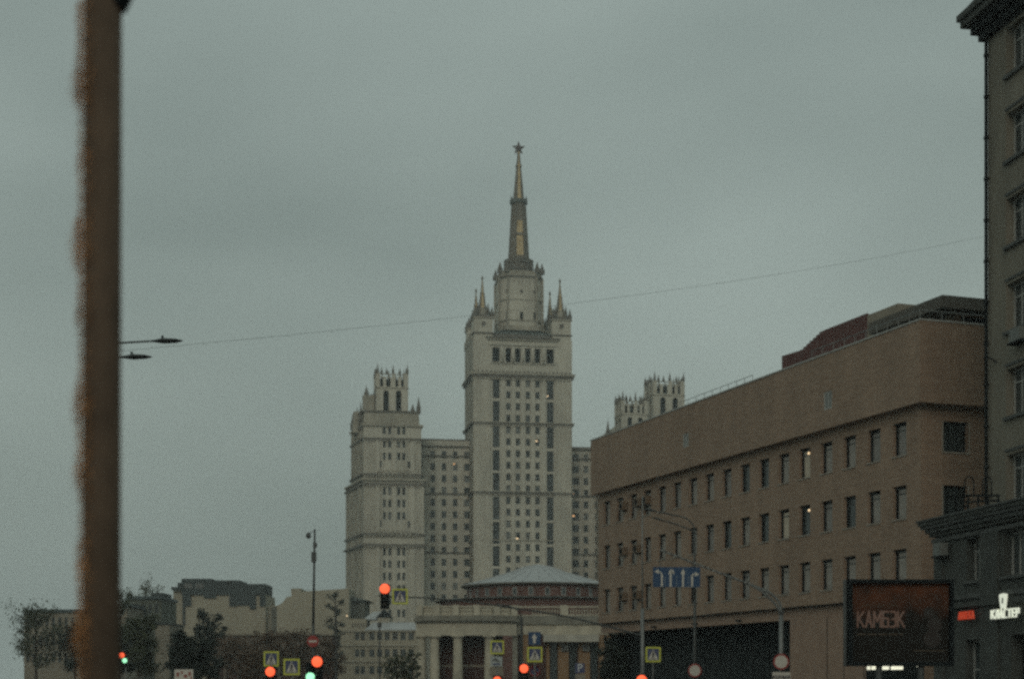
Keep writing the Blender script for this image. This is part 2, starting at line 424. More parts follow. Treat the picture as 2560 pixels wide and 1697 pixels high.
# left rear shoulder
m = MB(); m.prism(rect(-.2, 5.4, 3, D), top1 - .3, zt(830), stone2, 1); m.build('shoulder', hi)
# central octagonal shaft
ux, dx = u_at(1296.5, fr(0, 10), T), 10.0
cc = fr(ux, dx); Ysh = cc[1]
def zs(py): return CH + (1700 - py) / F * Ysh
def octo(r, ch, zsc=1):
    a = r; c = r * ch
    pts = [(-c, -a), (c, -a), (a, -c), (a, c), (c, a), (-c, a), (-a, c), (-a, -c)]
    return [fr(ux + p[0], dx + p[1]) for p in pts]
for k_, (pa, pb) in enumerate(zip(octo(6.4, .66), octo(6.4, .66))):
    m = MB(); m.cyl((pa[0], pa[1], zs(826)), (pa[0], pa[1], zs(706)), .34, .32, 6, stone2); m.build('shaft_rib', hi)
m = MB(); m.prism(octo(6.9, .72), zs(838), zs(826), stone2); m.prism(octo(6.3, .60), zs(826), zs(700), stone, .985)
m.prism(octo(6.45, .66), zs(814), zs(811), stone2); m.prism(octo(6.42, .66), zs(762), zs(760), stone2)
m.prism(octo(6.5, .66), zs(706), zs(702), stone_dk); m.prism(octo(6.2, .66), zs(702), zs(690), stone2); m.build('shaft', hi)
for px, hw in ((1268, .33), (1304, .42), (1337, .33)):
    u = u_at(px, fr(0, dx - 6.35), T)
    m = MB(); q = fr(0, dx - 6.35); 
    m.fbox(q, T, u - hw, u + hw, -.06, .3, zs(815), zs(793), dark); m.fbox(q, T, u - hw - .2, u + hw + .2, -.14, -.062, zs(793), zs(791), stone2); m.build('slot_window', hi)
    m = MB(); b = at(q, T, u, -.05); zc = zs(741); e = at(q, T, u, .3)
    m.cyl((b[0], b[1], zc), (e[0], e[1], zc), .5, .5, 12, stone_dk); m.build('round_window', hi)
for i in range(-3, 4):
    for s_ in (1,):
        m = MB(); q = fr(ux + i * 1.15, dx - 6.1); m.cyl((q[0], q[1], zs(722)), (q[0], q[1], zs(706)), .16, .16, 6, stone_dk); m.build('small_column', hi)
PAR = hi
for p in octo(6.15, .72): pinn(PAR, p[0], p[1], zs(694), 3.3, .8, stone_dk)
for p in octo(5.2, .3): pinn(PAR, p[0], p[1], zs(696), 2.2, .45, stone_dk)
m = MB(); m.lathe(cc, [(4.75, zs(694)), (4.6, zs(681)), (4.8, zs(680)), (4.0, zs(678)), (3.9, zs(664)), (4.25, zs(662)), (4.25, zs(656)), (3.3, zs(653))], 16, stone_dk)
for i in range(12):
    a = i * math.pi / 6; m.cyl((cc[0] + 4.15 * math.cos(a), cc[1] + 4.15 * math.sin(a), zs(680)), (cc[0] + 4.15 * math.cos(a), cc[1] + 4.15 * math.sin(a), zs(661)), .2, .2, 6, stone_dk)
m.build('drum', hi)
m = MB(); m.lathe(cc, [(4.35, zs(656.5)), (4.4, zs(653.5)), (3.2, zs(652))], 16, stone_dk); m.build('balcony_ring', hi)
sp_ = MB()
sp_.lathe(cc, [(3.05, zs(653)), (2.98, zs(643))], 8, spirem, TH + math.pi / 8)
sp_.lathe(cc, [(2.98, zs(643)), (2.64, zs(594))], 8, spirem, TH + math.pi / 8, warm_facet)
sp_.lathe(cc, [(2.64, zs(594)), (2.78, zs(592)), (2.72, zs(588)), (2.56, zs(586))], 8, spirem, TH + math.pi / 8)
sp_.lathe(cc, [(2.56, zs(586)), (2.34, zs(556))], 8, spirem, TH + math.pi / 8, warm_facet)
sp_.lathe(cc, [(2.34, zs(556)), (2.42, zs(554)), (2.2, zs(545)), (2.05, zs(512))], 8, spirem, TH + math.pi / 8)
sp_.lathe(cc, [(2.2, zs(513)), (2.4, zs(509)), (2.4, zs(500)), (1.7, zs(497)), (1.5, zs(496)), (.75, zs(420)), (.95, zs(418)), (.95, zs(414)), (.6, zs(412)), (.34, zs(388)), (.5, zs(386)), (.45, zs(382)), (.12, zs(378))], 8, spirem, TH + math.pi / 8, warm_facet)
sp_.build('spire', hi)
sr = MB(); sr.lathe(cc, [(2.42, zs(512)), (2.6, zs(509)), (2.6, zs(503)), (2.0, zs(499))], 12, verd)
for i in range(8):
    a = TH + math.pi / 8 + i * math.pi / 4; pinn(hi, cc[0] + 2.35 * math.cos(a), cc[1] + 2.35 * math.sin(a), zs(503), 1.5, .2, verd)
sr.build('spire_gallery', hi)
# ribs up the spire
for i in range(8):
    a = TH + math.pi / 8 + i * math.pi / 4; e = Vector((math.cos(a), math.sin(a), 0)); b = Vector((cc[0], cc[1], 0))
    m = MB(); m.cyl(b + e * 3.08 + Vector((0, 0, zs(653))), b + e * 2.1 + Vector((0, 0, zs(512))), .13, .1, 4, stone_dk)
    m.cyl(b + e * 1.52 + Vector((0, 0, zs(496))), b + e * .37 + Vector((0, 0, zs(388))), .08, .05, 4, stone_dk); m.build('spire_rib', hi)
st = MB(); zc = zs(371); Rr = 2.1
pf = []
for i in range(10):
    a = math.pi / 2 + i * math.pi / 5; r = Rr if i % 2 == 0 else Rr * .42
    pf.append((r * math.cos(a), r * math.sin(a)))
for sgn in (-1, 1):
    cen = at(cc, T, 0, sgn * .35)
    for i in range(10):
        a, b = pf[i], pf[(i + 1) % 10]; qa = at(cc, T, a[0], 0); qb = at(cc, T, b[0], 0)
        st.face([(qa[0], qa[1], zc + a[1]), (qb[0], qb[1], zc + b[1]), (cen[0], cen[1], zc)], starm)
st.cyl((cc[0], cc[1], zs(386)), (cc[0], cc[1], zc - Rr * .3), .16, .13, 6, starm)
st.build('star', hi)

# connectors
Oc = fr(0, 8.0)
def zc_(py): return CH + (1700 - py) / F * 462
def connector(u0, u1, pxs, ztop, wide, rows=17, first=1128):
    ops = []
    for k in range(rows):
        zz = zc_(first) - 3.44 * k
        for j, px in enumerate(pxs):
            u = u_at(px, Oc, T); hw = .98 if j in wide else .66
            ops.append((u - hw, u + hw, zz - 2.05, zz, k, j))
    m = MB(); m.facade(Oc, T, u0, u1, 0, ztop, [o[:4] for o in ops], stone, .4)
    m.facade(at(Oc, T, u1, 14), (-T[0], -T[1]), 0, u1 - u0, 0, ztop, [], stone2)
    m.prism([at(Oc, T, u0, 0), at(Oc, T, u1, 0), at(Oc, T, u1, 14), at(Oc, T, u0, 14)], ztop, ztop + .4, stone_dk)
    m.build('wing_wall', hi)
    for o in ops: window(hi, Oc, T, (o[0] + o[1]) / 2, o[2], o[1] - o[0], 2.05, 1, frame_far, pick(), .28, .1)
    us = sorted([(a[0] + a[1]) / 2 for a in ops[:len(pxs)]])
    for a, b in zip(us, us[1:]):
        m = MB(); m.fbox(Oc, T, (a + b) / 2 - .45, (a + b) / 2 + .45, -.22, -.003, 15, ztop - 4.6, stone); m.build('pilaster', hi)
    for py in (1116, 1140, 1234, 1381):
        m = MB(); m.fbox(Oc, T, u0, u1, -.5, -.302, zc_(py) - .2, zc_(py) + .2, stone_dk)
        m.fbox(Oc, T, u0, u1, -.301, .02, zc_(py) - .3, zc_(py) + .1, stone2); m.build('cornice', hi)
connector(u_at(1056, Oc, T), -.05, (1082, 1110, 1138, 1169), zc_(1101), (3,))
connector(LW + .05, 50, (1439, 1465, 1493), zc_(1113), (0,))
for O2, px, py in ((Oc, 1135, 1158), (Oc, 1433, 1227), (Oc, 1434, 1284)):
    m = MB(); u = u_at(px, O2, T); m.fbox(O2, T, u - .3, u + .3, .15, .19, zc_(py) - .25, zc_(py) + .25, lit); m.build('ceiling_lamp', hi)

# left wing tower
A = (XP(909, 445), 445.0)
def zl(py): return CH + (1700 - py) / F * 446
sd_ = unit(-.32, 1)
def wing_poly(Lf, d, out_=0):
    a = at(A, T, -out_, -out_); b = at(A, T, Lf + out_, -out_)
    c = (A[0] - .32 * d - out_, A[1] + d); e = at(A, T, Lf + out_, d)
    return [a, b, e, c]
def wing(Lf, d, z0, z1, ops, name):
    m = MB(); poly = wing_poly(Lf, d)
    m.facade(A, T, 0, Lf, z0, z1, ops, stone, .4)
    c = poly[3]; tl = unit(A[0] - c[0], A[1] - c[1]); ll = math.hypot(A[0] - c[0], A[1] - c[1])
    sops = []
    zz = z1 - 4
    while zz > max(z0, 8):
        for q in (ll * .22, ll * .42, ll * .62, ll * .82): sops.append((q - .4, q + .4, zz - 1.8, zz))
        zz -= 3.42
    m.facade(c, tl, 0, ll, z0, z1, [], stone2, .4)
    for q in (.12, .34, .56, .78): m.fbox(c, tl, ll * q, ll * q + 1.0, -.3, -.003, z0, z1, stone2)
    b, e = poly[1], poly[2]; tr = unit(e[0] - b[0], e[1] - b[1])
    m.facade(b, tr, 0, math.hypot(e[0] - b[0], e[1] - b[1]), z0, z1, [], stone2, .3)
    m.mesh([(p[0], p[1], z1) for p in poly], [(0, 1, 2, 3)], stone_dk)
    m.build(name, hi)
opsA, opsB = [], []
lc = [u_at(p, A, T) for p in (960.5, 974.5, 997, 1009.5)]
rows_u = [zl(p) for p in (1067, 1100, 1131)]
rows_l = [zl(p) for p in (1218, 1248, 1279)] + [zl(1369) - 3.43 * k for k in range(8)]
for c in lc:
    for z in rows_u: opsA.append((c - .42, c + .42, z - 2.0, z))
    for z in rows_l: opsB.append((c - .42, c + .42, z - 2.1, z))
for px in (953, 987, 1023):
    u = u_at(px, A, T)
    for zz, lst in ((zl(1152), opsA), (zl(1301), opsB)): lst.append((u - .38, u + .38, zz - 1.8, zz))
wing(16.1, 16, zl(1197), zl(1062), opsA, 'wing_tower_wall')
wing(16.85, 23, 0, zl(1197), opsB, 'wing_tower_wall')
for o_ in opsA + opsB: window(hi, A, T, (o_[0] + o_[1]) / 2, o_[2], o_[1] - o_[0], o_[3] - o_[2], 0 if R.random() < .5 else 1, frame_far, glass_far if R.random() < .6 else pick(), .28, .09)
for ua, ub in ((3.4, 4.5), (13.0, 14.2), (8.0, 9.0), (5.0, 5.35), (11.7, 12.1)):
    m = MB(); m.fbox(A, T, ua, ub, -.35, -.003, 10, zl(1368) + 1.5, stone); m.fbox(A, T, ua, ub, -.35, -.003, zl(1330), zl(1212), stone)
    m.fbox(A, T, ua, ub, -.35, -.003, zl(1185), zl(1100), stone); m.build('pilaster', hi)
for py, o_, mm, d, Lf in ((1097, .4, stone_dk, 16, 16.1), (1063, .5, stone2, 16, 16.1), (1186, .6, stone_dk, 16, 16.3), (1210, .5, stone_dk, 23, 16.85), (1199, .7, stone2, 22, 16.85), (1335, .5, stone_dk, 23, 16.9), (1362, .7, stone_dk, 23, 17)):
    m = MB(); m.prism(wing_poly(Lf, d, o_), zl(py) - .25, zl(py) + .3, mm); m.build('cornice', hi)
for q in (.1, .75, 1.4, 2.05, 2.7, 14.5, 15.2, 15.9):
    for za, zb in ((10, zl(1368) + 1.5), (zl(1330), zl(1212)), (zl(1185), zl(1100))):
        if q > 15.6 and za > zl(1200): continue
        m = MB(); m.fbox(A, T, q, q + .22, -.2, -.003, za, zb, stone); m.build('pilaster', hi)
for q in (1.3,):
    for za, zb in ((zl(1180), zl(1160)), (zl(1330), zl(1310))):
        pass
for py_, mm_d in ((1097, -.45), (1186, -.65), (1210, -.55), (1335, -.55), (1362, -.75)):
    dentils(A, T, .1, 16, mm_d, zl(py_) - .75, .48, .4, .4, stone2, hi)
# little balconies / balustrades on the set-backs
for py in (1176, 1326):
    m = MB()
    for px in range(948, 1036, 11):
        u = u_at(px, A, T); m.fbox(A, T, u - .28, u + .28, -.75, -.36, zl(py) - 1.3, zl(py) + .1, stone2)
    m.build('balcony_pedestal', hi)
# stepped head of the wing
m = MB(); m.prism(wing_poly(15.6, 14), zl(1062) + .3, zl(1028), stone2, .97, c=at(A, T, 9, 5))
m.prism(wing_poly(15.6, 14, .2), zl(1030), zl(1026), stone_dk); m.build('wing_head', hi)
def crown(c, hw, z0, zA, zB, tops, ang, par, dep=None):
    """open stone crown: lower stage with arches, upper open belfry, pinnacles. c = centre of plan"""
    Tn = (math.cos(ang), math.sin(ang)); Oo = at(c, Tn, -hw, -hw)
    m = MB(); w2 = 2 * hw
    for k in range(4):
        a = ang + k * math.pi / 2; t = (math.cos(a), math.sin(a)); o = at(c, t, -hw, -hw)
        ar = []
        for q in (w2 * .31, w2 * .70):
            for s_ in range(5):
                hh = w2 * .085 * math.sqrt(max(0, 1 - (s_ / 5) ** 2)); ar.append((q - hh, q + hh, zA - 1.6 + s_ * .17 * hw / 4.5, zA - 1.6 + (s_ + 1) * .17 * hw / 4.5))
            ar.append((q - w2 * .085, q + w2 * .085, z0 + .3, zA - 1.6))
        m.facade(o, t, 0, w2, z0, zA, ar, stone, .7, stone2)
        bel = [(w2 * (i * .235 + .075), w2 * (i * .235 + .215), zA + .35, zB - .55) for i in range(4)]
        m.facade(o, t, 0, w2, zA, zB - .9, [(b[0], b[1], b[2], zB - 1.1) for b in bel], stone, .5, stone2)
        m.fbox(o, t, .35, w2 - .35, .1, .4, zB - .3, zB - .06, stone2)
        for q in (.02, .5, .86): m.fbox(o, t, w2 * q, w2 * q + w2 * .1, -.06, .5, zA, zB + .1, stone)
        m.fbox(o, t, -.12, w2 + .12, -.12, .3, zA - .25, zA + .15, stone2)
    m.fbox(Oo, Tn, .9, w2 - .9, .9, w2 - .9, z0, zB - 1.4, dark)
    cr_ = m.build('crown', par)
    PAR = cr_
    for k in range(4):
        a = ang + k * math.pi / 2; t = (math.cos(a), math.sin(a)); o = at(c, t, -hw, -hw)
        for q, h in ((.05, 2.9), (.17, 1.9), (.33, 1.7), (.53, 2.7), (.74, 1.7)):
            p = at(o, t, w2 * q, .2); pinn(PAR, p[0], p[1], zB - .1, h * tops, .36, stone_dk)
cA = u_at(980.5, at(A, T, 0, 3), T); pc = at(at(A, T, 0, 3), T, cA, 4.55)
crown(pc, 4.5, zl(1028), zl(964), zl(928), 1.0, TH, hi)
# corner pinnacles of the left wing, receding along its side
for px, py, dd in ((1047, 988, .6), (1032, 1006, .6)):
    p = at(A, T, u_at(px, A, T), dd); pinn(PAR, p[0], p[1], zl(1030), zl(py) - zl(1030), .62, stone_dk)
for px, py, yy in ((902, 1004, 448), (893, 1017, 452), (882, 1033, 458), (909, 1030, 446)):
    pinn(PAR, XP(px, yy), yy, CH + (1700 - 1075) / F * yy, (1075 - py) / F * yy, .75, stone_dk)
m = MB(); p = (XP(921, 452), 452.0); m.prism([at(p, T, -1.6, -1.6), at(p, T, 1.6, -1.6), at(p, T, 1.6, 1.6), at(p, T, -1.6, 1.6)], zl(1040), CH + (1700 - 990) / F * 452, stone2)
m.prism([at(p, T, .6, -1.2), at(p, T, 3.4, -1.2), at(p, T, 3.4, 1.6), at(p, T, .6, 1.6)], zl(1040), CH + (1700 - 987) / F * 452, stone_dk)
pinnacle(m, XP(917, 452), 451, CH + (1700 - 992) / F * 452, 2.9, .7, stone_dk); m.build('side_turret', hi)
m = MB(); p = (XP(903, 452), 452.0)
m.prism([at(p, T, -2.4, -1.5), at(p, T, 1.6, -1.5), at(p, T, 1.6, 3), at(p, T, -2.4, 3)], zl(1075), CH + (1700 - 1030) / F * 452, stone2, .85); m.build('side_turret', hi)

# right wing head, seen over the brown building
def right_crown(pxl, pxr, Yc, ang, py0, pyA, pyB):
    hw = (pxr - pxl) / F * Yc / 2 / (math.cos(ang) + .5 * abs(math.sin(ang))) * 1.0
    c = (XP((pxl + pxr) / 2, Yc + hw), Yc + hw)
    z = lambda py: CH + (1700 - py) / F * Yc
    crown(c, hw * .97, z(py0), z(pyA), z(pyB), 1.0, ang, hi); return c, hw
right_crown(1615, 1706, 458, .20, 1050, 987, 952)
right_crown(1540, 1616, 450, .20, 1080, 1035, 1001)
m = MB(); q = (XP(1520, 455), 455.0)
m.prism([at(q, T, -.5, 0), at(q, T, 40, 0), at(q, T, 40, 22), at(q, T, -.5, 22)], 0, ZP(1085, 455), stone2)
m.prism([at(q, T, 2, .5), at(q, T, 38, .5), at(q, T, 38, 20), at(q, T, 2, 20)], ZP(1085, 455), ZP(1060, 455), stone, .96)
m.prism([at(q, T, 9, .6), at(q, T, 30, .6), at(q, T, 30, 20), at(q, T, 9, 20)], ZP(1060, 455), ZP(1048, 455), stone, .98)
m.build('wing_tower_wall', hi)
pinn(hi, XP(1520, 455), 455.5, ZP(1092, 455), 5.0, .6, stone_dk)

# ================================================================ BROWN BUILDING
C0 = 53.12; nn = math.hypot(1, .3575)
TB = (.3575 / nn, -1 / nn)
def bl(px, s=0):                      # point on wall line (inset s)
    c = C0 + s * 1.062; k = (px - 1280) / F; Y = c / (k + .3575); return (k * Y, Y)
OB = bl(1496)
bb = thing('office_building', (OB[0], OB[1], 0), 'long brown tiled office building with an overhanging blank top storey and three window rows', 'building')
cor = bl(2303); LB = math.hypot(cor[0] - OB[0], cor[1] - OB[1])
wc = [1517, 1548, 1586, 1617, 1653, 1690, 1729, 1771, 1814, 1858, 1906, 1957, 2009, 2065, 2123, 2184, 2249]
ua, ub = u_at(wc[0], OB, TB), u_at(wc[-1], OB, TB)
us = [ua + (ub - ua) * i / 16 for i in range(17)]
zr = [(14.12, 15.95), (10.62, 12.45), (7.12, 8.95)]
ops = [(u - .66, u + .66, a, b) for u in us for a, b in zr]
m = MB(); m.facade(OB, TB, 0, LB, 6.25, 16.7, ops, brown, .42, brown)
T2 = (1 / nn, .3575 / nn)
rO = cor; ops2 = []
for px0, px1, y0, y1 in ((2357, 2421, 1052, 1128), (2357, 2419, 1212, 1300)):
    u0, u1 = u_at(px0, rO, T2), u_at(px1, rO, T2); Yy = rO[1] + u0 * T2[1]
    ops2.append((u0, u1, ZP(y1, Yy), ZP(y0, Yy)))
m.facade(rO, T2, 0, 14, 0, 16.7, ops2, brown, .42, brown)
# end wall (far) and back
m.facade(at(OB, TB, 0, 16), (-T2[0], -T2[1]), 0, 16, 6.25, 16.7, [], brown)
m.build('wall', bb)
pale1 = mat('grey_blind', (.24, .23, .205), .45, noise=.2, nscale=1.3); pale2 = mat('darker_grey_blind', (.19, .185, .17), .4, noise=.2, nscale=1.3); pale3 = mat('cream_blind', (.42, .38, .30), .5, noise=.15, nscale=1.3)
BW = {}
def brown_window(u, z, h, r):
    key = 0 if r < .45 else (1 if r < .8 else (2 if r < .92 else 3)); pmx = (pale1, pale2, glass, pale3)[key]
    if key not in BW:
        f = MB(); x = .66
        f.box(-x, -x + .22, 0, .12, 0, h, black); f.box(x - .06, x, 0, .1, 0, h, black); f.box(-x + .22, x - .06, .002, .1, h - .16, h, black); f.box(-x + .22, x - .06, .002, .1, 0, .06, black)
        f.box(-x + .22, x - .06, .01, .09, h * .76, h * .76 + .05, steel_dk)
        p = MB(); p.box(-x + .2, x - .04, .05, .07, .04, h - .14, pmx); BW[key] = (f.build('window', mesh_only=True), p.build('pane', mesh_only=True))
    q = at(OB, TB, u, .2); o = bpy.data.objects.new('window', BW[key][0]); COL.objects.link(o); o.parent = bb
    o.location = Vector((q[0], q[1], z)) - wl(bb); o.rotation_euler = (0, 0, math.atan2(TB[1], TB[0])); c = bpy.data.objects.new('pane', BW[key][1]); COL.objects.link(c); c.parent = o
for i, u in enumerate(us):
    for j, (a, b) in enumerate(zr):
        r = R.random(); pm = curt2 if r < .45 else (curtain if r < .68 else glass)
        brown_window(u, a, b - a, r)
for o_ in ops2:
    window(bb, rO, T2, (o_[0] + o_[1]) / 2, o_[2], o_[1] - o_[0], o_[3] - o_[2], 2, black, glass, .3, .07, (.7,))
for u in us:
    for a, b in zr:
        m = MB(); m.fbox(OB, TB, u - .72, u + .72, -.06, .02, a - .07, a - .003, reveal); m.build('sill', bb)
for o_ in ops2:
    m = MB(); m.fbox(rO, T2, o_[0] - .07, o_[1] + .07, -.05, .02, o_[2] - .08, o_[2] - .003, reveal)
    m.fbox(rO, T2, o_[0] - .07, o_[0] - .003, -.05, .02, o_[2], o_[3], reveal); m.fbox(rO, T2, o_[1] + .003, o_[1] + .07, -.05, .02, o_[2], o_[3], reveal); m.build('window_trim', bb)
for px, j in ((2014, 0), (2015, 1)):
    u = u_at(px, OB, TB); m = MB(); zz = zr[j][0] + 1.45; m.fbox(OB, TB, u - .09, u + .09, .2, .235, zz, zz + .13, litspot); m.build('ceiling_lamp', bb)
# overhanging top storey
OU = bl(1477, -.55); OUc = bl(2300, -.55); LU = math.hypot(OUc[0] - OU[0], OUc[1] - OU[1])
m = MB(); vents = []
for px, y0, y1, w_ in ((1714, 1083, 1117, .95), (2069, 978, 1023, .95)):
    u = u_at(px, OU, TB); Yy = OU[1] + u * TB[1]; vents.append((u - w_ / 2, u + w_ / 2, ZP(y1, Yy), ZP(y0, Yy)))
m.facade(OU, TB, 0, LU, 16.62, 21.0, vents, brown, .15, brown)
m.facade(OUc, T2, 0, 16, 16.62, 21.0, [], brown)
m.facade(at(OU, TB, 0, 18), (-T2[0], -T2[1]), 0, 18, 16.62, 21.0, [], brown)
a_, b_, c_, d_ = at(OU, TB, 0, 0), OUc, at(OUc, T2, 16, 0), at(OU, TB, 0, 18)
for z, mm in ((16.62, brown_plain), (21.0, paving)):
    m.mesh([(p[0], p[1], z) for p in (a_, b_, c_, d_)], [(0, 1, 2, 3)], mm)
m.build('top_storey', bb)
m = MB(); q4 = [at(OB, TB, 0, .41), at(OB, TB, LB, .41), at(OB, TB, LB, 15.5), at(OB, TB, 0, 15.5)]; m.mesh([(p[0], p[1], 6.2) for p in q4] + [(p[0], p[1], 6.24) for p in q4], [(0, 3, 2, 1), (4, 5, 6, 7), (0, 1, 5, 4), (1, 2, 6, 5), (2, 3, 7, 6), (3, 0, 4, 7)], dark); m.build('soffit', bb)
m = MB(); m.facade(at(OB, TB, LB, 15.5), (-TB[0], -TB[1]), 0, LB, 6.25, 16.6, [], brown); m.build('rear_wall', bb)
for v in vents:
    window(bb, OU, TB, (v[0] + v[1]) / 2, v[2], v[1] - v[0], v[3] - v[2], 1, concrete_lt, curtain, .03, .09, name='vent')
m = MB(); m.fbox(OU, TB, -.05, LU + .05, -.05, .25, 21.0, 21.09, concrete_lt); m.fbox(OUc, T2, .26, 16, -.05, .25, 21.0, 21.09, concrete_lt); m.build('parapet_cap', bb)
# strip under the facade, ground floor
OG = bl(1502, .35)
m = MB(); ug = u_at(1975, OG, TB); le = u_at(2300, OG, TB)
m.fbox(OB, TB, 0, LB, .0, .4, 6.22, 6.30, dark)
m.fbox(OG, TB, 0, le, 0, .5, 5.5, 6.2, brown_plain)
m.fbox(OG, TB, ug, le, 0.003, .5, 0, 5.497, brown_plain)
m.build('ground_floor_fascia', bb)
m = MB(); m.fbox(OG, TB, .0, ug, 2.2, 2.5, 0, 5.9, dark); m.fbox(OG, TB, 0, ug, .5, 2.2, 5.85, 5.9, dark); m.build('recessed_wall', bb)
pu = 0.4
while pu < ug - .8:
    m = MB(); m.fbox(OG, TB, pu, pu + .62, 2.05, 2.19, .3, 5.4, darkpan); m.build('panel', bb); pu += .8
for px in (2068, 2110, 2160):
    u = u_at(px, OG, TB); m = MB(); m.fbox(OG, TB, u - .03, u + .03, -.012, -.003, 0, 5.5, dark); m.build('panel_joint', bb)
# recessed shop entrance behind the billboard
m = MB(); u0, u1 = u_at(2168, OG, TB), u_at(2300, OG, TB); m.fbox(OG, TB, u0, u1, -.08, -.013, .2, 2.75, dark); m.build('shop_front', bb)
# security lights under the fascia
for px in (1640, 1742, 1852):
    u = u_at(px, OG, TB); m = MB(); m.fbox(OG, TB, u - .12, u + .12, -.35, -.003, 5.62, 5.75, black); m.build('floodlight', bb)
# air conditioners on the wall
k = 0
for px, j in ((1564, 0), (1602, 0), (1564, 1), (1600, 1), (1564, 2), (1600, 2), (1622, 0)):
    u = u_at(px, OB, TB) ; z = zr[j][0] + .75
    t = thing('air_conditioner', (*at(OB, TB, u, -.2), z), ['brown air conditioner box between the first windows of the office building, top row left', 'brown air conditioner box between second and third windows, top row of the office building', 'brown air conditioner box near the far end of the office middle window row', 'brown air conditioner box beside the third window, middle row of the office building', 'brown air conditioner box near the far end of the office bottom window row', 'brown air conditioner box beside the third window, bottom row of the office building', 'brown air conditioner box beside the fourth window, top row of the office building'][k], 'air conditioner', 'air conditioners on the office building'); k += 1
    m = MB(); m.fbox(OB, TB, u - .42, u + .42, -.42, -.04, z, z + .62, ac_b); m.build('casing', t)
    m = MB(); c = at(OB, TB, u, -.42); e = at(OB, TB, u, -.45); m.cyl((*c, z + .31), (*e, z + .31), .24, .24, 12, black); m.build('fan_grille', t)
    m = MB(); m.fbox(OB, TB, u - .3, u - .26, -.4, .0, z - .06, z - .002, black); m.fbox(OB, TB, u + .26, u + .3, -.4, .0, z - .06, z - .002, black); m.build('bracket', t)
# roof railing
rl = thing('roof_railing', (*bl(1790, .2), 21.09), 'thin steel roof railing on the far half of the brown office building roof', 'railing')
pp = [bl(1700 + i * 20.2, .2) for i in range(10)]
for p in pp:
    m = MB(); m.cyl((*p, 21.0), (*p, 21.72), .02, .02, 5, steel); m.build('post', rl)
m = MB(); m.tube([(*p, 21.72) for p in pp], .022, 5, steel); m.build('rail', rl)
gr_ = thing('terrace_railing', (*bl(2200, .2), 21.09), 'glass and metal terrace railing along the near roof edge of the brown office building', 'railing')
pp = [bl(2030 + i * 27, .25) for i in range(11)]; pe_ = [at(pp[-1], T2, 1.4 * i, 0) for i in range(1, 8)]
for p in pp + pe_:
    m = MB(); m.cyl((*p, 21.0), (*p, 21.85), .025, .025, 5, steel); m.build('post', gr_)
m = MB(); m.tube([(*p, 21.85) for p in pp + pe_], .03, 5, steel); m.build('rail', gr_)
# penthouse: red slatted screen
ph = thing('roof_screen', (*bl(2060, 6), 21), 'red-brown slatted plant screen with sloping end on the office building roof', 'roof screen')
OS = bl(1954, 6)
prof = [(u_at(p, OS, TB), z) for p, z in ((1954, 24.6), (2002, 24.5), (2053, 25.25), (2168, 25.25))]
m = MB(); uL = prof[-1][0]
def zprof(u):
    for (a, za), (b, zb) in zip(prof, prof[1:]):
        if u <= b: return za + (zb - za) * (u - a) / (b - a)
    return prof[-1][1]
ns = int(uL / .42)
for i in range(ns):
    u = uL * i / ns; m = MB(); m.fbox(OS, TB, u + .03, u + uL / ns - .03, 0, .08, 21, zprof(u + .2), redslat); m.build('slat', ph)
m = MB()
for (a, za), (b, zb) in zip(prof, prof[1:]):
    q = [at(OS, TB, a, .1), at(OS, TB, b, .1), at(OS, TB, b, 5), at(OS, TB, a, 5)]
    m.mesh([(*q[0], 21), (*q[1], 21), (*q[2], 21), (*q[3], 21), (*q[0], za - .06), (*q[1], zb - .06), (*q[2], zb - .06), (*q[3], za - .06)], [(0, 1, 5, 4), (1, 2, 6, 5), (2, 3, 7, 6), (3, 0, 4, 7), (4, 5, 6, 7)], redslat)
m.build('screen_body', ph)
m = MB(); m.fbox(OS, TB, uL + .02, uL + 3.5, .0, 4.5, 21, 25.1, beige2); m.build('stair_head', ph)
cn = thing('rooftop_pavilion', (*bl(2300, 4), 21), 'rooftop pavilion with a deep grey canopy fascia above a glazed terrace on the office building', 'pavilion')
OC = bl(2171, 4); CC_ = bl(2356, 4); LC = math.hypot(CC_[0] - OC[0], CC_[1] - OC[1])
m = MB(); gf = mat('grey_fascia', (.075, .07, .058), .7, noise=.15, nscale=1)
q = [OC, CC_, at(CC_, T2, 12, 0), at(at(CC_, T2, 12, 0), T2, 0, 8), at(OC, TB, 0, 9)]
m.prism(q, 23.05, 23.75, gf); m.build('canopy', cn)
m = MB(); m.fbox(OC, TB, -8, LC - 1.2, 1.5, 1.7, 21, 23.04, beige2); m.fbox(OC, TB, 1, 3.2, 1.44, 1.498, 21, 22.7, dark); m.fbox(OC, TB, -6, -3, 1.44, 1.498, 21, 22.7, dark)
pq = at(CC_, TB, -1.2, 1.5); m.fbox(pq, T2, 0, 11, 0, .2, 21, 23.04, brown_plain); m.fbox(pq, T2, .6, 4.3, -.05, -.003, 21, 22.9, dark); m.fbox(pq, T2, 5.6, 7.6, -.05, -.003, 21.2, 22.9, beige)
m.build('pavilion_wall', cn)
for u in (3.6, 6.8):
    m = MB(); p = at(CC_, T2, u, .5); m.cyl((*p, 21), (*p, 23.04), .28, .28, 12, beige2); m.build('column', cn, smooth=True)
m = MB(); p = at(CC_, TB, -.6, .5); m.cyl((*p, 21), (*p, 23.04), .09, .09, 8, black); m.build('column', cn)

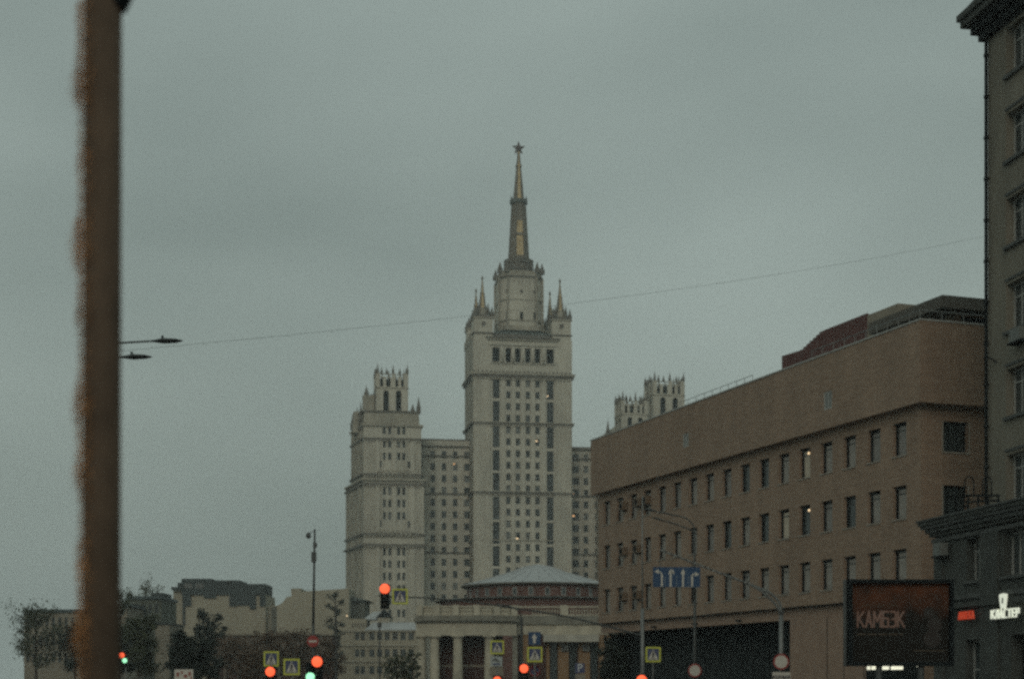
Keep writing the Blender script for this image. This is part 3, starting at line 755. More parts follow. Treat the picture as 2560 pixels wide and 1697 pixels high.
# ================================================================ RIGHT BUILDINGS
TR = unit(.175, -1); CR = 36.86
def rl_(px, C=CR): k = (px - 1280) / F; Y = C / (k + .175); return (k * Y, Y)
OR = rl_(2470)
tb = thing('apartment_building', (*OR, 0), 'tall grey apartment block at the right edge with a wide dark eaves cornice', 'building')
LRr = 26; zrw = [26.35 - 4.05 * k for k in range(-1, 5)]
u0 = u_at(2517, OR, TR); wcs = [u0 + 1.15 + 4.3 * i for i in range(5)]
ops = [(u - 1.15, u + 1.15, z, z + 2.25) for u in wcs for z in zrw]
m = MB(); m.facade(OR, TR, 0, LRr, 0, 33.2, ops, grey_wall, .45)
far = at(OR, TR, 0, 15); m.facade(far, (TR[1] * 1, -TR[0]), 0, 15, 0, 33.2, [], grey_wall)
m.build('wall', tb)
for i, u in enumerate(wcs):
    for z in zrw:
        window(tb, OR, TR, u, z, 2.3, 2.25, 2, frame_lt, curt2 if R.random() < .7 else glass, .36, .09, (.72,))
        m = MB(); m.fbox(OR, TR, u - 1.3, u + 1.3, -.16, .02, z - .16, z - .004, grey_cor); m.build('sill', tb)
        m = MB(); m.fbox(OR, TR, u - 1.28, u - 1.152, -.05, -.003, z, z + 2.4, grey_wall); m.fbox(OR, TR, u - 1.28, u + 1.28, -.06, -.004, z + 2.4, z + 2.52, grey_cor); m.build('window_surround', tb)
for z0, z1, o_ in ((32.9, 33.3, .35), (33.3, 33.75, .62), (33.75, 34.1, .98), (34.1, 34.4, 1.12)):
    m = MB(); m.fbox(OR, TR, -o_, LRr, -o_, 14, z0, z1, black if z0 < 33.7 else grey_low); m.build('cornice', tb)
m = MB(); a_ = [at(OR, TR, -1.05, -1.05), at(OR, TR, LRr, -1.05), at(OR, TR, LRr, 14), at(OR, TR, -1.05, 14)]
m.prism(a_, 34.4, 38, black, .6); m.build('roof', tb)
dp = MB(); p = at(OR, TR, .12, -.16); dp.cyl((*p, 9), (*p, 32.8), .085, .085, 8, black)
for z in range(10, 33, 2): dp.cyl((*p, z), (*p, z + .14), .125, .125, 8, black)
dp.build('downpipe', tb)
for u, z, lab in ((wcs[0] + .55, 17.45, 'grey air conditioner under a window of the tall right-hand block'),):
    t = thing('air_conditioner', (*at(OR, TR, u, -.3), z), lab, 'air conditioner')
    m = MB(); m.fbox(OR, TR, u - .5, u + .5, -.5, -.165, z, z + .62, ac_m); m.build('casing', t)
    m = MB(); m.fbox(OR, TR, u - .7, u + .7, -.56, -.0, z - .07, z - .003, black); m.build('bracket', t)
t = thing('wall_hook', (*at(OR, TR, .7, -.1), ZP(905, 77)), 'small curved metal wall bracket high on the tall right-hand block', 'bracket')
m = MB(); z = ZP(905, 77); m.tube([(*at(OR, TR, .9, 0), z), (*at(OR, TR, .8, -.3), z + .25), (*at(OR, TR, .5, -.45), z + .3)], .04, 6, black); m.build('hook', t)

CL = 30.77
OLb = rl_(2338, CL)
lb = thing('shop_building', (*OLb, 0), 'low dark grey shop building with deep stone cornice in front of the tall block', 'building')
LL = 22
w1 = (u_at(2417, OLb, TR), u_at(2452, OLb, TR)); w2 = (u_at(2509, OLb, TR), u_at(2590, OLb, TR))
ops = [(w1[0], w1[1], 5.85, 7.6), (w2[0], w2[1], 5.85, 7.6), (u_at(2414, OLb, TR), u_at(2462, OLb, TR), .3, 3.4), (u_at(2528, OLb, TR), u_at(2600, OLb, TR), .2, 3.5)]
m = MB(); m.facade(OLb, TR, 0, LL, 0, 8.0, ops, grey_low, .5)
m.facade(at(OLb, TR, 0, 9), (TR[1], -TR[0]), 0, 9, 0, 8.0, [], grey_low)
m.build('wall', lb)
window(lb, OLb, TR, sum(w1) / 2, 5.85, w1[1] - w1[0], 1.75, 2, frame_lt, curt2, .35, .08, (.7,))
window(lb, OLb, TR, sum(w2) / 2, 5.85, w2[1] - w2[0], 1.75, 3, frame_lt, curt2, .35, .08)
window(lb, OLb, TR, (ops[2][0] + ops[2][1]) / 2, .3, ops[2][1] - ops[2][0], 3.1, 1, frame_lt, glass, .35, .09, (.6,), name='door')
m = MB(); m.fbox(OLb, TR, ops[3][0], ops[3][1], .5, .6, .2, 3.5, dark); m.build('entrance', lb)
for z0, z1, o_, mm in ((7.7, 7.86, .13, grey_cor), (7.95, 8.12, .2, grey_low), (8.12, 8.3, .33, grey_cor), (8.3, 8.45, .48, grey_cor), (8.45, 8.62, .57, grey_low), (8.62, 8.7, .64, grey_cor)):
    m = MB(); m.fbox(OLb, TR, -o_, LL, -o_, 9, z0, z1, mm); m.build('cornice', lb)
for u0_, u1_ in ((.1, .95), (u_at(2456, OLb, TR), u_at(2500, OLb, TR))):
    m = MB(); m.fbox(OLb, TR, u0_, u1_, -.12, -.003, 0, 7.69, grey_low); m.build('pilaster', lb)
for (a, b) in (w1, w2):
    m = MB(); m.fbox(OLb, TR, a - .15, b + .15, -.15, .02, 5.72, 5.846, grey_cor); m.build('sill', lb)
m = MB(); m.fbox(OLb, TR, .97, LL, -.1, -.004, 5.1, 5.3, grey_cor); m.fbox(OLb, TR, 0.97, LL, -.25, -.004, 4.75, 4.95, grey_low); m.build('belt_course', lb)
t = thing('air_conditioner', (*at(OLb, TR, u_at(2366, OLb, TR), -.3), 7.0), 'pale air conditioner on the corner wall of the low shop building under its cornice', 'air conditioner')
u = u_at(2368, OLb, TR); m = MB(); m.fbox(OLb, TR, u - .35, u + .35, -.5, -.125, 7.05, 7.6, ac_m); m.build('casing', t)
m = MB(); m.fbox(OLb, TR, u - .45, u + .45, -.55, -.122, 6.98, 7.047, black); m.build('bracket', t)

def text_mesh(txt, size, m, depth=.02, bold=.0, sx=1.0):
    c = bpy.data.curves.new('tmp', 'FONT'); c.body = txt; c.size = size; c.extrude = depth; c.offset = bold; c.align_x = 'CENTER'; c.align_y = 'CENTER'; c.resolution_u = 3
    o = bpy.data.objects.new('tmp', c); COL.objects.link(o); bpy.context.view_layer.update()
    dg = bpy.context.evaluated_depsgraph_get(); me = bpy.data.meshes.new_from_object(o.evaluated_get(dg))
    bpy.data.objects.remove(o); me.transform(Matrix.Diagonal((sx, 1, 1, 1)) ); me.transform(Matrix.Rotation(math.pi / 2, 4, 'X'))
    me.materials.clear(); me.materials.append(m)
    for p_ in me.polygons: p_.material_index = 0
    return me
def text_obj(name, me, parent, loc, ang):
    o = bpy.data.objects.new(name, me); COL.objects.link(o)
    if parent is not None: o.parent = parent; loc = Vector(loc) - wl(parent)
    o.location = loc; o.rotation_euler = (0, 0, ang); return o
angR = math.atan2(TR[1], TR[0])
GL = {
 'К': [((0, 0), (0, 1)), ((.08, .48), (.85, 1)), ((.2, .55), (.9, 0))],
 'А': [((0, 0), (.42, 1)), ((.42, 1), (.84, 0)), ((.16, .32), (.68, .32))],
 'М': [((0, 0), (0, 1)), ((0, 1), (.5, .35)), ((.5, .35), (1, 1)), ((1, 1), (1, 0))],
 'Б': [((0, 0), (0, 1)), ((0, 1), (.75, 1)), ((0, .56), (.7, .56)), ((.78, .5), (.78, .08)), ((0, 0), (.7, 0))],
 'Э': [((.05, 1), (.6, 1)), ((.78, .9), (.78, .1)), ((.05, 0), (.6, 0)), ((.25, .5), (.74, .5)), ((.6, 1), (.78, .88)), ((.6, 0), (.78, .12))],
 'Л': [((0, 0), (.35, 1)), ((.35, 1), (.8, 1)), ((.8, 1), (.8, 0))],
 'С': [((.78, 1), (.2, 1)), ((0, .88), (0, .12)), ((.2, 0), (.78, 0)), ((.2, 1), (0, .85)), ((.2, 0), (0, .15))],
 'Т': [((0, 1), (.84, 1)), ((.42, 1), (.42, 0))],
 'Е': [((0, 0), (0, 1)), ((0, 1), (.7, 1)), ((0, .52), (.62, .52)), ((0, 0), (.7, 0))],
 'Р': [((0, 0), (0, 1)), ((0, 1), (.7, 1)), ((.75, .95), (.75, .5)), ((0, .46), (.7, .46))],
 'П': [((0, 0), (0, 1)), ((0, 1), (.78, 1)), ((.78, 1), (.78, 0))]}
def stroke_word(txt, Of, Tf, ua, ub, z0, z1, d0, d1, sw, mm, par, gap=.36):
    adv = [max(max(a[0], b[0]) for a, b in GL[c]) for c in txt]; tot = sum(adv) + gap * (len(txt) - 1) + sw * 1.0
    k = (ub - ua) / tot; x = sw / 2; H_ = z1 - z0; t_ = sw * k
    for c, ad in zip(txt, adv):
        m = MB()
        for n_, (a, b) in enumerate(GL[c]):
            p = Vector((ua + (x + a[0]) * k, z0 + t_ / 2 + a[1] * (H_ - t_))); q = Vector((ua + (x + b[0]) * k, z0 + t_ / 2 + b[1] * (H_ - t_)))
            dr = (q - p).normalized(); pe_2 = Vector((-dr.y, dr.x)) * t_ / 2; e_ = dr * t_ / 2; off = n_ * .0012
            cs = [p - e_ + pe_2, p - e_ - pe_2, q + e_ - pe_2, q + e_ + pe_2]
            vs = [(*at(Of, Tf, v[0], d0 - off), v[1]) for v in cs] + [(*at(Of, Tf, v[0], d1), v[1]) for v in cs]
            m.mesh(vs, [(0, 1, 2, 3), (7, 6, 5, 4), (0, 4, 5, 1), (1, 5, 6, 2), (2, 6, 7, 3), (3, 7, 4, 0)], mm)
        m.build('letter', par); x += ad + gap
def wall_text(name, txt, pxa, pxb, pya, pyb, mm, label, cat, bold=.01):
    ua_, ub_ = u_at(pxa, OLb, TR), u_at(pxb, OLb, TR); um = (ua_ + ub_) / 2; pm_ = at(OLb, TR, um, -.3)
    z0, z1 = ZP(pyb, pm_[1]), ZP(pya, pm_[1])
    t = thing(name, (*pm_, (z0 + z1) / 2), label, cat)
    stroke_word(txt, OLb, TR, ua_, ub_, z0, z1, -.33, -.27, .2, mm, t, bold)
    b = MB(); b.fbox(OLb, TR, ua_ - .1, ub_ + .1, -.25, -.12, z0 + .02, z0 + .06, black); b.fbox(OLb, TR, ua_, ua_ + .04, -.25, .0, z0, z1, black); b.build('rail', t)
    return t, um, pm_
t, um, pm_ = wall_text('shop_sign', 'КЛАСТЕР', 2495, 2566, 1521, 1544, white_l, 'lit white shop lettering КЛАСТЕР with a shield emblem above it', 'sign', .45)
# emblem above the lettering: tapered shield / cup outline
uE = u_at(2526, OLb, TR); pE = at(OLb, TR, uE, -.3); z0, z1 = ZP(1520, pE[1]), ZP(1482, pE[1]); hwE = .30
m = MB(); pr = [(-.62, 0), (.62, 0), (.8, .35), (1, .78), (1, .93), (0, 1), (-1, .93), (-1, .78), (-.8, .35)]
vs = [(*at(OLb, TR, uE + a * hwE, -.33), z0 + b * (z1 - z0)) for a, b in pr]; vs2 = [(*at(OLb, TR, uE + a * hwE, -.27), z0 + b * (z1 - z0)) for a, b in pr]; n_ = len(pr)
m.mesh(vs + vs2, [tuple(range(n_)), tuple(range(n_, 2 * n_))[::-1]] + [(i, n_ + i, n_ + (i + 1) % n_, (i + 1) % n_) for i in range(n_)], white_l)
m.build('emblem', t)
m = MB(); m.fbox(OLb, TR, uE - .05, uE + .05, -.345, -.332, z0 + .2, z0 + .42, ac_m); m.build('emblem_mark', t)
wall_text('pharmacy_sign', 'АПТЕКА', 2413, 2452, 1527, 1547, redlet, 'dim lit red lettering on the dark wall left of the white shop lettering', 'sign', .4)
# pipes and gear on the low roof
t = thing('roof_ladder', (*at(OLb, TR, 4, 1), 8.7), 'dark bars with two hooped handles on the roof of the low shop building', 'ladder')
m = MB()
def rp(px, py, Y): return P(px, py, Y)
Yg = 72.5
for a, b in (((2405, 1238), (2500, 1238)), ((2400, 1255), (2500, 1250)), ((2395, 1278), (2420, 1262))): m.cyl(rp(*a, Yg), rp(*b, Yg), .05, .05, 5, black)
for x in (2420, 2445, 2470, 2495): m.cyl(rp(x, 1238, Yg), rp(x, 1300, Yg), .05, .05, 5, black)
m.build('bars', t)
for x0 in (2412, 2457):
    m = MB(); pts = [rp(x0, 1245, Yg)] + [rp(x0 + 11 - 11 * math.cos(a * math.pi / 8), 1205 - 14 * math.sin(a * math.pi / 8), Yg) for a in range(9)] + [rp(x0 + 22, 1245, Yg)]
    m.tube(pts, .03, 5, black); m.build('hoop', t)

# lit letters under the billboard, on the office building's shop front
t = thing('lit_shop_strip', (*at(OG, TB, u_at(2217, OG, TB), -.1), 2.45), 'row of small bright cream lit letters low on the office building just below the billboard', 'sign')
for a, b in ((2172, 2180), (2183, 2199), (2203, 2227), (2232, 2262)):
    u0_, u1_ = u_at(a, OG, TB), u_at(b, OG, TB); Yy = OG[1] + u0_ * TB[1]
    m = MB(); nlet = max(1, int((b - a) / 5)); stp = (u1_ - u0_) / nlet
    for q in range(nlet): m.fbox(OG, TB, u0_ + stp * q + .02, u0_ + stp * (q + 1) - .03, -.14, -.083, ZP(1673, Yy), ZP(1664, Yy), cream_l)
    m.build('letter', t)
m = MB(); u0_ = u_at(2300, OG, TB); m.fbox(OG, TB, u0_ - .12, u0_ - .02, -.14, -.083, 2.45, 2.53, cream_l); m.build('lamp', t)

# ================================================================ BILLBOARD
YB = 54.0
bO = (XP(2122, YB), YB); TBb = unit(1, .03)
t = thing('billboard', (XP(2250, YB), YB, 0), 'large dark framed billboard with brown poster and the word КАМБЭК', 'billboard')
Wb = (2388 - 2122) / F * YB; zb0, zb1 = ZP(1664, YB), ZP(1447, YB)
m = MB(); fwd = .13
m.fbox(bO, TBb, 0, fwd, 0, .42, zb0, zb1, black); m.fbox(bO, TBb, Wb - fwd * .8, Wb, 0, .42, zb0, zb1, black)
m.fbox(bO, TBb, fwd, Wb - fwd * .8, 0.002, .418, zb0, zb0 + .14, black); m.fbox(bO, TBb, fwd, Wb - fwd * .8, 0.002, .418, zb1 - .12, zb1, black)
m.build('frame', t)
m = MB(); m.fbox(bO, TBb, fwd, Wb - fwd * .8, .3, .4, zb0 + .14, zb1 - .12, black); m.build('back_panel', t)
m = MB(); m.fbox(bO, TBb, -.12, -.06, .1, .3, zb0, zb1, steel_dk); m.build('edge_strip', t)
pm = bpy.data.materials.new('poster_print'); pm.use_nodes = True; pt = pm.node_tree; pb = pt.nodes['Principled BSDF']; pb.inputs['Roughness'].default_value = .6; pb.inputs['Specular IOR Level'].default_value = .1
c1 = pt.nodes.new('ShaderNodeTexCoord'); n1 = pt.nodes.new('ShaderNodeTexNoise'); n1.inputs['Scale'].default_value = 1.6; n1.inputs['Detail'].default_value = 4
s1 = pt.nodes.new('ShaderNodeSeparateXYZ'); mr = pt.nodes.new('ShaderNodeMapRange'); mr.inputs['From Min'].default_value = 3.2; mr.inputs['From Max'].default_value = 5.1
mm_ = pt.nodes.new('ShaderNodeMath'); mm_.operation = 'MULTIPLY'; rr = pt.nodes.new('ShaderNodeValToRGB')
rr.color_ramp.elements[0].position = .12; rr.color_ramp.elements[0].color = (.012, .011, .009, 1); rr.color_ramp.elements[1].position = .62; rr.color_ramp.elements[1].color = (.13, .045, .02, 1)
pt.links.new(c1.outputs['Object'], n1.inputs['Vector']); pt.links.new(c1.outputs['Object'], s1.inputs[0]); pt.links.new(s1.outputs['Z'], mr.inputs['Value'])
pt.links.new(mr.outputs[0], mm_.inputs[0]); pt.links.new(n1.outputs['Fac'], mm_.inputs[1]); pt.links.new(mm_.outputs[0], rr.inputs['Fac']); pt.links.new(rr.outputs[0], pb.inputs['Base Color'])
m = MB(); m.fbox(bO, TBb, fwd, Wb - fwd * .8, .28, .297, zb0 + .14, zb1 - .12, pm); m.build('poster', t)
prt = mat('poster_lettering', (.19, .11, .085), .5); prt2 = mat('poster_small_lettering', (.07, .05, .03), .5)
ut = (2147 - 2122) / F * YB; stroke_word('КАМБЭК', bO, TBb, ut, ut + (2268 - 2146) / F * YB, ZP(1567, YB), ZP(1525, YB), .27, .279, .27, prt, t, .34)
m = MB()
for i in range(26):
    a = (2148 + i * 4.5 - 2122) / F * YB
    if i % 6 != 5: m.fbox(bO, TBb, a, a + .042, .272, .279, ZP(1586, YB), ZP(1582, YB), prt2)
for i in range(20):
    a = (2160 + i * 4.9 - 2122) / F * YB
    if i % 7 != 5: m.fbox(bO, TBb, a, a + .042, .272, .279, ZP(1513, YB), ZP(1510.5, YB), prt2)
m.build('poster_small_print', t)
m = MB(); 
# dim figure shapes printed on the right half of the poster
for (a, b, r_) in ((2330, 1530, .20), (2345, 1560, .26), (2338, 1595, .30)):
    q0 = at(bO, TBb, (a - 2122) / F * YB, .274); q1 = at(bO, TBb, (a - 2122) / F * YB, .279); m.cyl((*q0, ZP(b, YB)), (*q1, ZP(b, YB)), r_, r_, 14, mat('poster_dark_print', (.018, .013, .010), .5))
m.fbox(bO, TBb, (2290 - 2122) / F * YB, (2370 - 2122) / F * YB, .273, .279, ZP(1626, YB), ZP(1624, YB), prt2)
m.build('poster_figure', t)
for u in (Wb * .3, Wb * .7):
    m = MB(); q = at(bO, TBb, u, .2); m.cyl((*q, 0), (*q, zb0), .11, .11, 10, steel_dk); m.build('leg', t)

# ================================================================ STREET FURNITURE
def disc(mb, c, r, y0, y1, m, n=20): mb.cyl((c[0], y0, c[1]), (c[0], y1, c[1]), r, r, n, m)
def person_fig(mb, cx, cz, s, y, m):
    disc(mb, (cx + .01 * s, cz + .30 * s), .055 * s, y - .006, y - .002, m, 10)
    for a, b, wd in (((0, .23), (0, .02), .05), ((0, .03), (-.12, -.22), .035), ((0, .03), (.10, -.22), .035), ((0, .2), (-.11, .05), .028), ((0, .2), (.10, .08), .028)):
        mb.cyl((cx + a[0] * s, y - .004, cz + a[1] * s), (cx + b[0] * s, y - .004, cz + b[1] * s), wd * s, wd * s, 5, m)
def crosswalk(px, py, size, Y, label, post=True, tilt=0, flip=False):
    x, z = XP(px, Y), ZP(py, Y); s = size / F * Y
    t = thing('crosswalk_sign', (x, Y, 0 if post else z), label, 'road sign', 'pedestrian crossing signs')
    m = MB(); h = s / 2; w_ = s * .115
    m.box(x - h, x - h + w_, Y, Y + .03, z - h, z + h, sign_y); m.box(x + h - w_, x + h, Y, Y + .03, z - h, z + h, sign_y)
    m.box(x - h + w_, x + h - w_, Y + .001, Y + .029, z - h, z - h + w_, sign_y); m.box(x - h + w_, x + h - w_, Y + .001, Y + .029, z + h - w_, z + h, sign_y); m.build('border', t)
    m = MB(); m.box(x - h + w_, x + h - w_, Y + .008, Y + .028, z - h + w_, z + h - w_, sign_b); m.build('face', t)
    m = MB(); a = h - w_ - .04 * s; m.face([(x - a, Y + .005, z - a), (x + a, Y + .005, z - a), (x, Y + .005, z + a)], sign_w); m.build('triangle', t)
    m = MB(); person_fig(m, x, z - .06 * s, s * .85, Y + .004, sign_k)
    for i in range(5): m.box(x - a * .8 + i * a * .36, x - a * .8 + i * a * .36 + a * .12, Y + .0, Y + .003, z - a * .97, z - a * .78, sign_k)
    m.build('pictogram', t)
    if post:
        m = MB(); m.cyl((x, Y + .08, 0), (x, Y + .08, z + h), .04, .04, 8, steel); m.build('post', t)
    else:
        m = MB(); m.box(x - .04, x + .04, Y + .03, Y + .12, z - h * .8, z + h + .12, steel_dk); m.build('bracket', t)
    return t
TLM = {}
def traffic_light(px, py, Y, label, lit_='red', r=.17, post=True, face_only=False):
    """py = centre of the lit red (top) lens; for green the centre of the bottom lens"""
    x, z = XP(px, Y), ZP(py, Y)
    if lit_ == 'green': z += .72
    t = thing('traffic_light', (x, Y, 0 if post else z - .95), label, 'traffic light', 'traffic lights at the junction')
    m = MB(); pts = []
    hw = .2
    m.prism([(x - hw, Y), (x + hw, Y), (x + hw, Y + .22), (x - hw, Y + .22)], z - .94, z + .22, black); m.build('housing', t)
    for i, nm in enumerate(('red_lens', 'amber_lens', 'green_lens')):
        zz = z - .36 * i; on = (nm.startswith(lit_))
        mm2 = {'red': red_l, 'green': green_l, 'dimred': red_ds}.get(lit_) if on else lens_off
        m = MB(); rr_ = r if on else .12  # lit lens oversized to take in its glare halo
        prof = [(rr_, 0), (rr_ * .8, -.035), (rr_ * .45, -.058), (.001, -.066)]
        for (ra, ya), (rb, yb) in zip(prof, prof[1:]):
            for q in range(18):
                a, b = 2 * math.pi * q / 18, 2 * math.pi * (q + 1) / 18; yo = Y - (.06 if on else .003)
                m.face([(x + ra * math.cos(a), yo + ya, zz + ra * math.sin(a)), (x + ra * math.cos(b), yo + ya, zz + ra * math.sin(b)), (x + rb * math.cos(b), yo + yb, zz + rb * math.sin(b)), (x + rb * math.cos(a), yo + yb, zz + rb * math.sin(a))], mm2)
        if on: m.cyl((x, Y - .003, zz), (x, Y - .06, zz), rr_, rr_, 18, black)
        m.build(nm, t, smooth=True)
        if not on:
            m = MB()
            for q in range(1, 8):
                a, b = math.pi * q / 9, math.pi * (q + 1) / 9
                m.face([(x + .145 * math.cos(a), Y, zz + .145 * math.sin(a)), (x + .145 * math.cos(b), Y, zz + .145 * math.sin(b)), (x + .145 * math.cos(b), Y - .2, zz + .145 * math.sin(b)), (x + .145 * math.cos(a), Y - .2, zz + .145 * math.sin(a))], black)
            m.build('visor', t)
    if post:
        m = MB(); m.cyl((x, Y + .28, 0), (x, Y + .28, z + .3), .055, .055, 8, steel); m.build('post', t)
    return t
YS = 60
crosswalk(678, 1646, 38, 88, 'yellow-bordered crossing sign above a red light, left of the no-entry sign', True)
crosswalk(729, 1666, 41, 86, 'lowest yellow-bordered crossing sign, between two red lights at lower left', True)
crosswalk(1000, 1490, 39, 75.0, 'yellow-bordered crossing sign hanging on the mast arm next to the highest red light', False)
crosswalk(1243, 1617, 34, 88, 'yellow-bordered crossing sign in front of the white columns, above a grey plate', True)
crosswalk(1337, 1635, 38, 88, 'yellow-bordered crossing sign under the square blue lane sign', True)
crosswalk(1633, 1635, 38, 88, 'yellow-bordered crossing sign on a thin pole before the dark ground floor of the office building', True)
traffic_light(962, 1471, 75, 'red traffic light hanging from the mast arm, highest in the picture', 'red', .235, False)
traffic_light(793, 1653, 62, 'red traffic light just below the round no-entry sign', 'red', .21)
traffic_light(676, 1678, 66, 'red traffic light under the leftmost crossing sign', 'red', .20)
traffic_light(1310, 1670, 70, 'red traffic light left of the crossing sign with a blue sign above', 'red', .19)
traffic_light(1604, 1699, 62, 'red traffic light at the very bottom in front of the office building mast', 'red', .20)
traffic_light(1243, 1700, 70, 'red traffic light peeking up below the grey plate in front of the columns', 'red', .18)
traffic_light(305, 1637, 90, 'small red traffic light at the far left among the dark trees', 'red', .16)
t = thing('pedestrian_light', (XP(776, 62), 62, 0), 'bright green pedestrian light at the bottom left of the red light under the no-entry sign', 'traffic light')
x, z = XP(776, 62), ZP(1691, 62)
m = MB(); m.box(x - .18, x + .18, 62, 62.2, z - .25, z + .55, black); m.build('housing', t)
m = MB(); disc(m, (x, z), .17, 61.93, 61.997, green_l); m.build('green_lens', t); m = MB(); m.cyl((x, 62.26, 0), (x, 62.26, z), .05, .05, 8, steel); m.build('post', t)
t = thing('pedestrian_light', (XP(311, 89), 89, 0), 'tiny green pedestrian light at the far left beneath a small red light', 'traffic light')
x, z = XP(312, 89), ZP(1650, 89)
m = MB(); m.box(x - .16, x + .16, 89, 89.2, z - .3, z + .12, black); m.build('housing', t)
m = MB(); disc(m, (x, z), .13, 88.93, 88.997, green_l); m.build('green_lens', t); m = MB(); m.cyl((x, 89.26, 0), (x, 89.26, z), .05, .05, 8, steel); m.build('post', t)

# round / square signs
def round_sign(px, py, r, Y, label, kind):
    x, z = XP(px, Y), ZP(py, Y); R_ = r / F * Y
    t = thing({'no_entry': 'no_entry_sign', 'no_parking': 'no_parking_sign', 'ban': 'no_vehicles_sign'}[kind], (x, Y, z), label, 'road sign')
    m = MB(); disc(m, (x, z), R_, Y, Y + .03, sign_r, 28); m.build('face', t)
    m = MB()
    if kind == 'no_entry': m.box(x - R_ * .72, x + R_ * .72, Y - .006, Y - .002, z - R_ * .17, z + R_ * .17, sign_w); m.build('bar', t)
    elif kind == 'ban': disc(m, (x, z), R_ * .8, Y - .006, Y - .001, sign_w, 28); m.build('white_disc', t)
    else:
        disc(m, (x, z), R_ * .8, Y - .006, Y - .001, sign_b, 28); m.build('blue_disc', t)
        m = MB(); m.cyl((x - R_ * .6, Y - .01, z + R_ * .6), (x + R_ * .6, Y - .01, z - R_ * .6), .04, .04, 4, sign_r); m.build('slash', t)
    m = MB(); m.box(x - .04, x + .04, Y + .03, Y + .1, z - R_ * .6, z + R_ * .6, steel_dk); m.build('bracket', t)
    return t
round_sign(782, 1602, 14.5, 94.7, 'round red no-entry sign with a white bar on the tall camera pole', 'no_entry')
round_sign(1337, 1675, 14, 89, 'round blue no-parking sign with red rim under a crossing sign', 'no_parking')
round_sign(1737, 1675, 17, 94.7, 'round white sign with red rim on the street lamp post before the dark ground floor', 'ban')
round_sign(1953, 1653, 20, 84.6, 'larger round white sign with red rim on the thick lane-sign mast', 'ban')
def plate(name, px0, px1, py0, py1, Y, mm, label, cat='road sign', post=True):
    t = thing(name, (XP((px0 + px1) / 2, Y), Y, ZP(py1, Y)), label, cat)
    m = MB(); m.box(XP(px0, Y), XP(px1, Y), Y, Y + .03, ZP(py1, Y), ZP(py0, Y), mm); m.build('face', t)
    if post:
        m = MB(); xm = XP((px0 + px1) / 2, Y); m.cyl((xm, Y + .08, 0), (xm, Y + .08, ZP(py0, Y)), .035, .035, 8, steel); m.build('post', t)
    return t
t = plate('blue_lane_sign', 1321, 1352, 1579, 1611, 88, sign_b2, 'square blue sign with a white upright arrow above a crossing sign', post=False)
m = MB(); Yq = 88; x = XP(1336, Yq); m.box(x - .07, x + .07, Yq - .006, Yq - .002, ZP(1607, Yq), ZP(1594, Yq), sign_w); m.face([(x - .16, Yq - .005, ZP(1594, Yq)), (x + .16, Yq - .005, ZP(1594, Yq)), (x, Yq - .005, ZP(1583, Yq))], sign_w); m.build('arrow', t)
m = MB(); m.box(x - .04, x + .04, Yq + .03, Yq + .1, ZP(1634, Yq), ZP(1583, Yq), steel_dk); m.build('bracket', t)
t = plate('parking_sign', 1438, 1462, 1657, 1681, 92, sign_b, 'small blue parking sign with a white letter P before the ochre piers')
me = text_mesh('P', .62, mat('dim_white_letter', (.4, .42, .42), .5), .004, .01); text_obj('letter', me, t, (XP(1450, 92), 91.99, ZP(1669, 92)), 0)
plate('white_notice_plate', 1438, 1463, 1684, 1702, 92, beige2, 'pale plate directly under the blue parking sign', post=False)
t = plate('grey_notice_plate', 1226, 1256, 1640, 1664, 88, grey_sheet, 'grey patterned plate under the crossing sign in front of the columns', post=False)
m = MB(); m.box(XP(1232, 88), XP(1250, 88), 87.99, 87.998, ZP(1661, 88), ZP(1657, 88), sign_b); m.face([(XP(1228, 88), 87.995, ZP(1650, 88)), (XP(1240, 88), 87.995, ZP(1643, 88)), (XP(1252, 88), 87.995, ZP(1655, 88))], frame_far); m.build('print', t)
plate('pale_notice_plate', 1224, 1258, 1667, 1690, 88.05, beige2, 'pale plate hanging lowest on the crossing sign post before the columns', post=False)
t = plate('time_plate', 1931, 1976, 1679, 1704, 84.6, sign_w, 'white plate with black lettering under the larger round sign', post=False)
me = text_mesh('кроме', .3, sign_k, .003, .01); text_obj('lettering', me, t, (XP(1953, 84.6), 84.59, ZP(1691, 84.6)), 0)

# masts
def curve(pts, n=8):
    """Catmull-Rom through pts"""
    p = [Vector(a) for a in pts]; p = [p[0] * 2 - p[1]] + p + [p[-1] * 2 - p[-2]]; o = []
    for i in range(1, len(p) - 2):
        for k in range(n):
            t = k / n; a, b, c, d = p[i - 1], p[i], p[i + 1], p[i + 2]
            o.append(.5 * ((2 * b) + (c - a) * t + (2 * a - 5 * b + 4 * c - d) * t * t + (3 * b - a - 3 * c + d) * t ** 3))
    o.append(p[-2]); return o
YM = 85
t = thing('sign_mast', (XP(1953, YM), YM, 0), 'thick grey mast with a long curved arm reaching left over the road', 'mast')
m = MB(); m.tube([(XP(1953, YM), YM, 0), (XP(1953, YM), YM, ZP(1530, YM))], .135, 12, steel, .115); m.build('pole', t, smooth=True)
m = MB(); m.tube(curve([P(1953, 1530, YM), P(1948, 1505, YM), P(1925, 1482, YM), P(1880, 1462, YM), P(1780, 1424, YM), P(1650, 1374, YM)]), .085, 8, steel, .05); m.build('arm', t, smooth=True)
m = MB(); m.tube(curve([P(1950, 1527, YM), P(1935, 1505, YM), P(1905, 1478, YM), P(1878, 1461, YM)]), .07, 8, steel); m.build('strut', t, smooth=True)
m = MB(); m.cyl(P(1953, 1533, YM), P(1953, 1527, YM), .17, .17, 12, steel_dk); m.build('collar', t)
x = YM + .05
t2 = thing('lane_sign', tuple(P(1691, 1468, YM)), 'wide blue lane sign with four white arrows hanging from the mast arm', 'road sign')
m = MB(); p0, p1 = P(1632, 1467, YM), P(1750, 1417, YM)
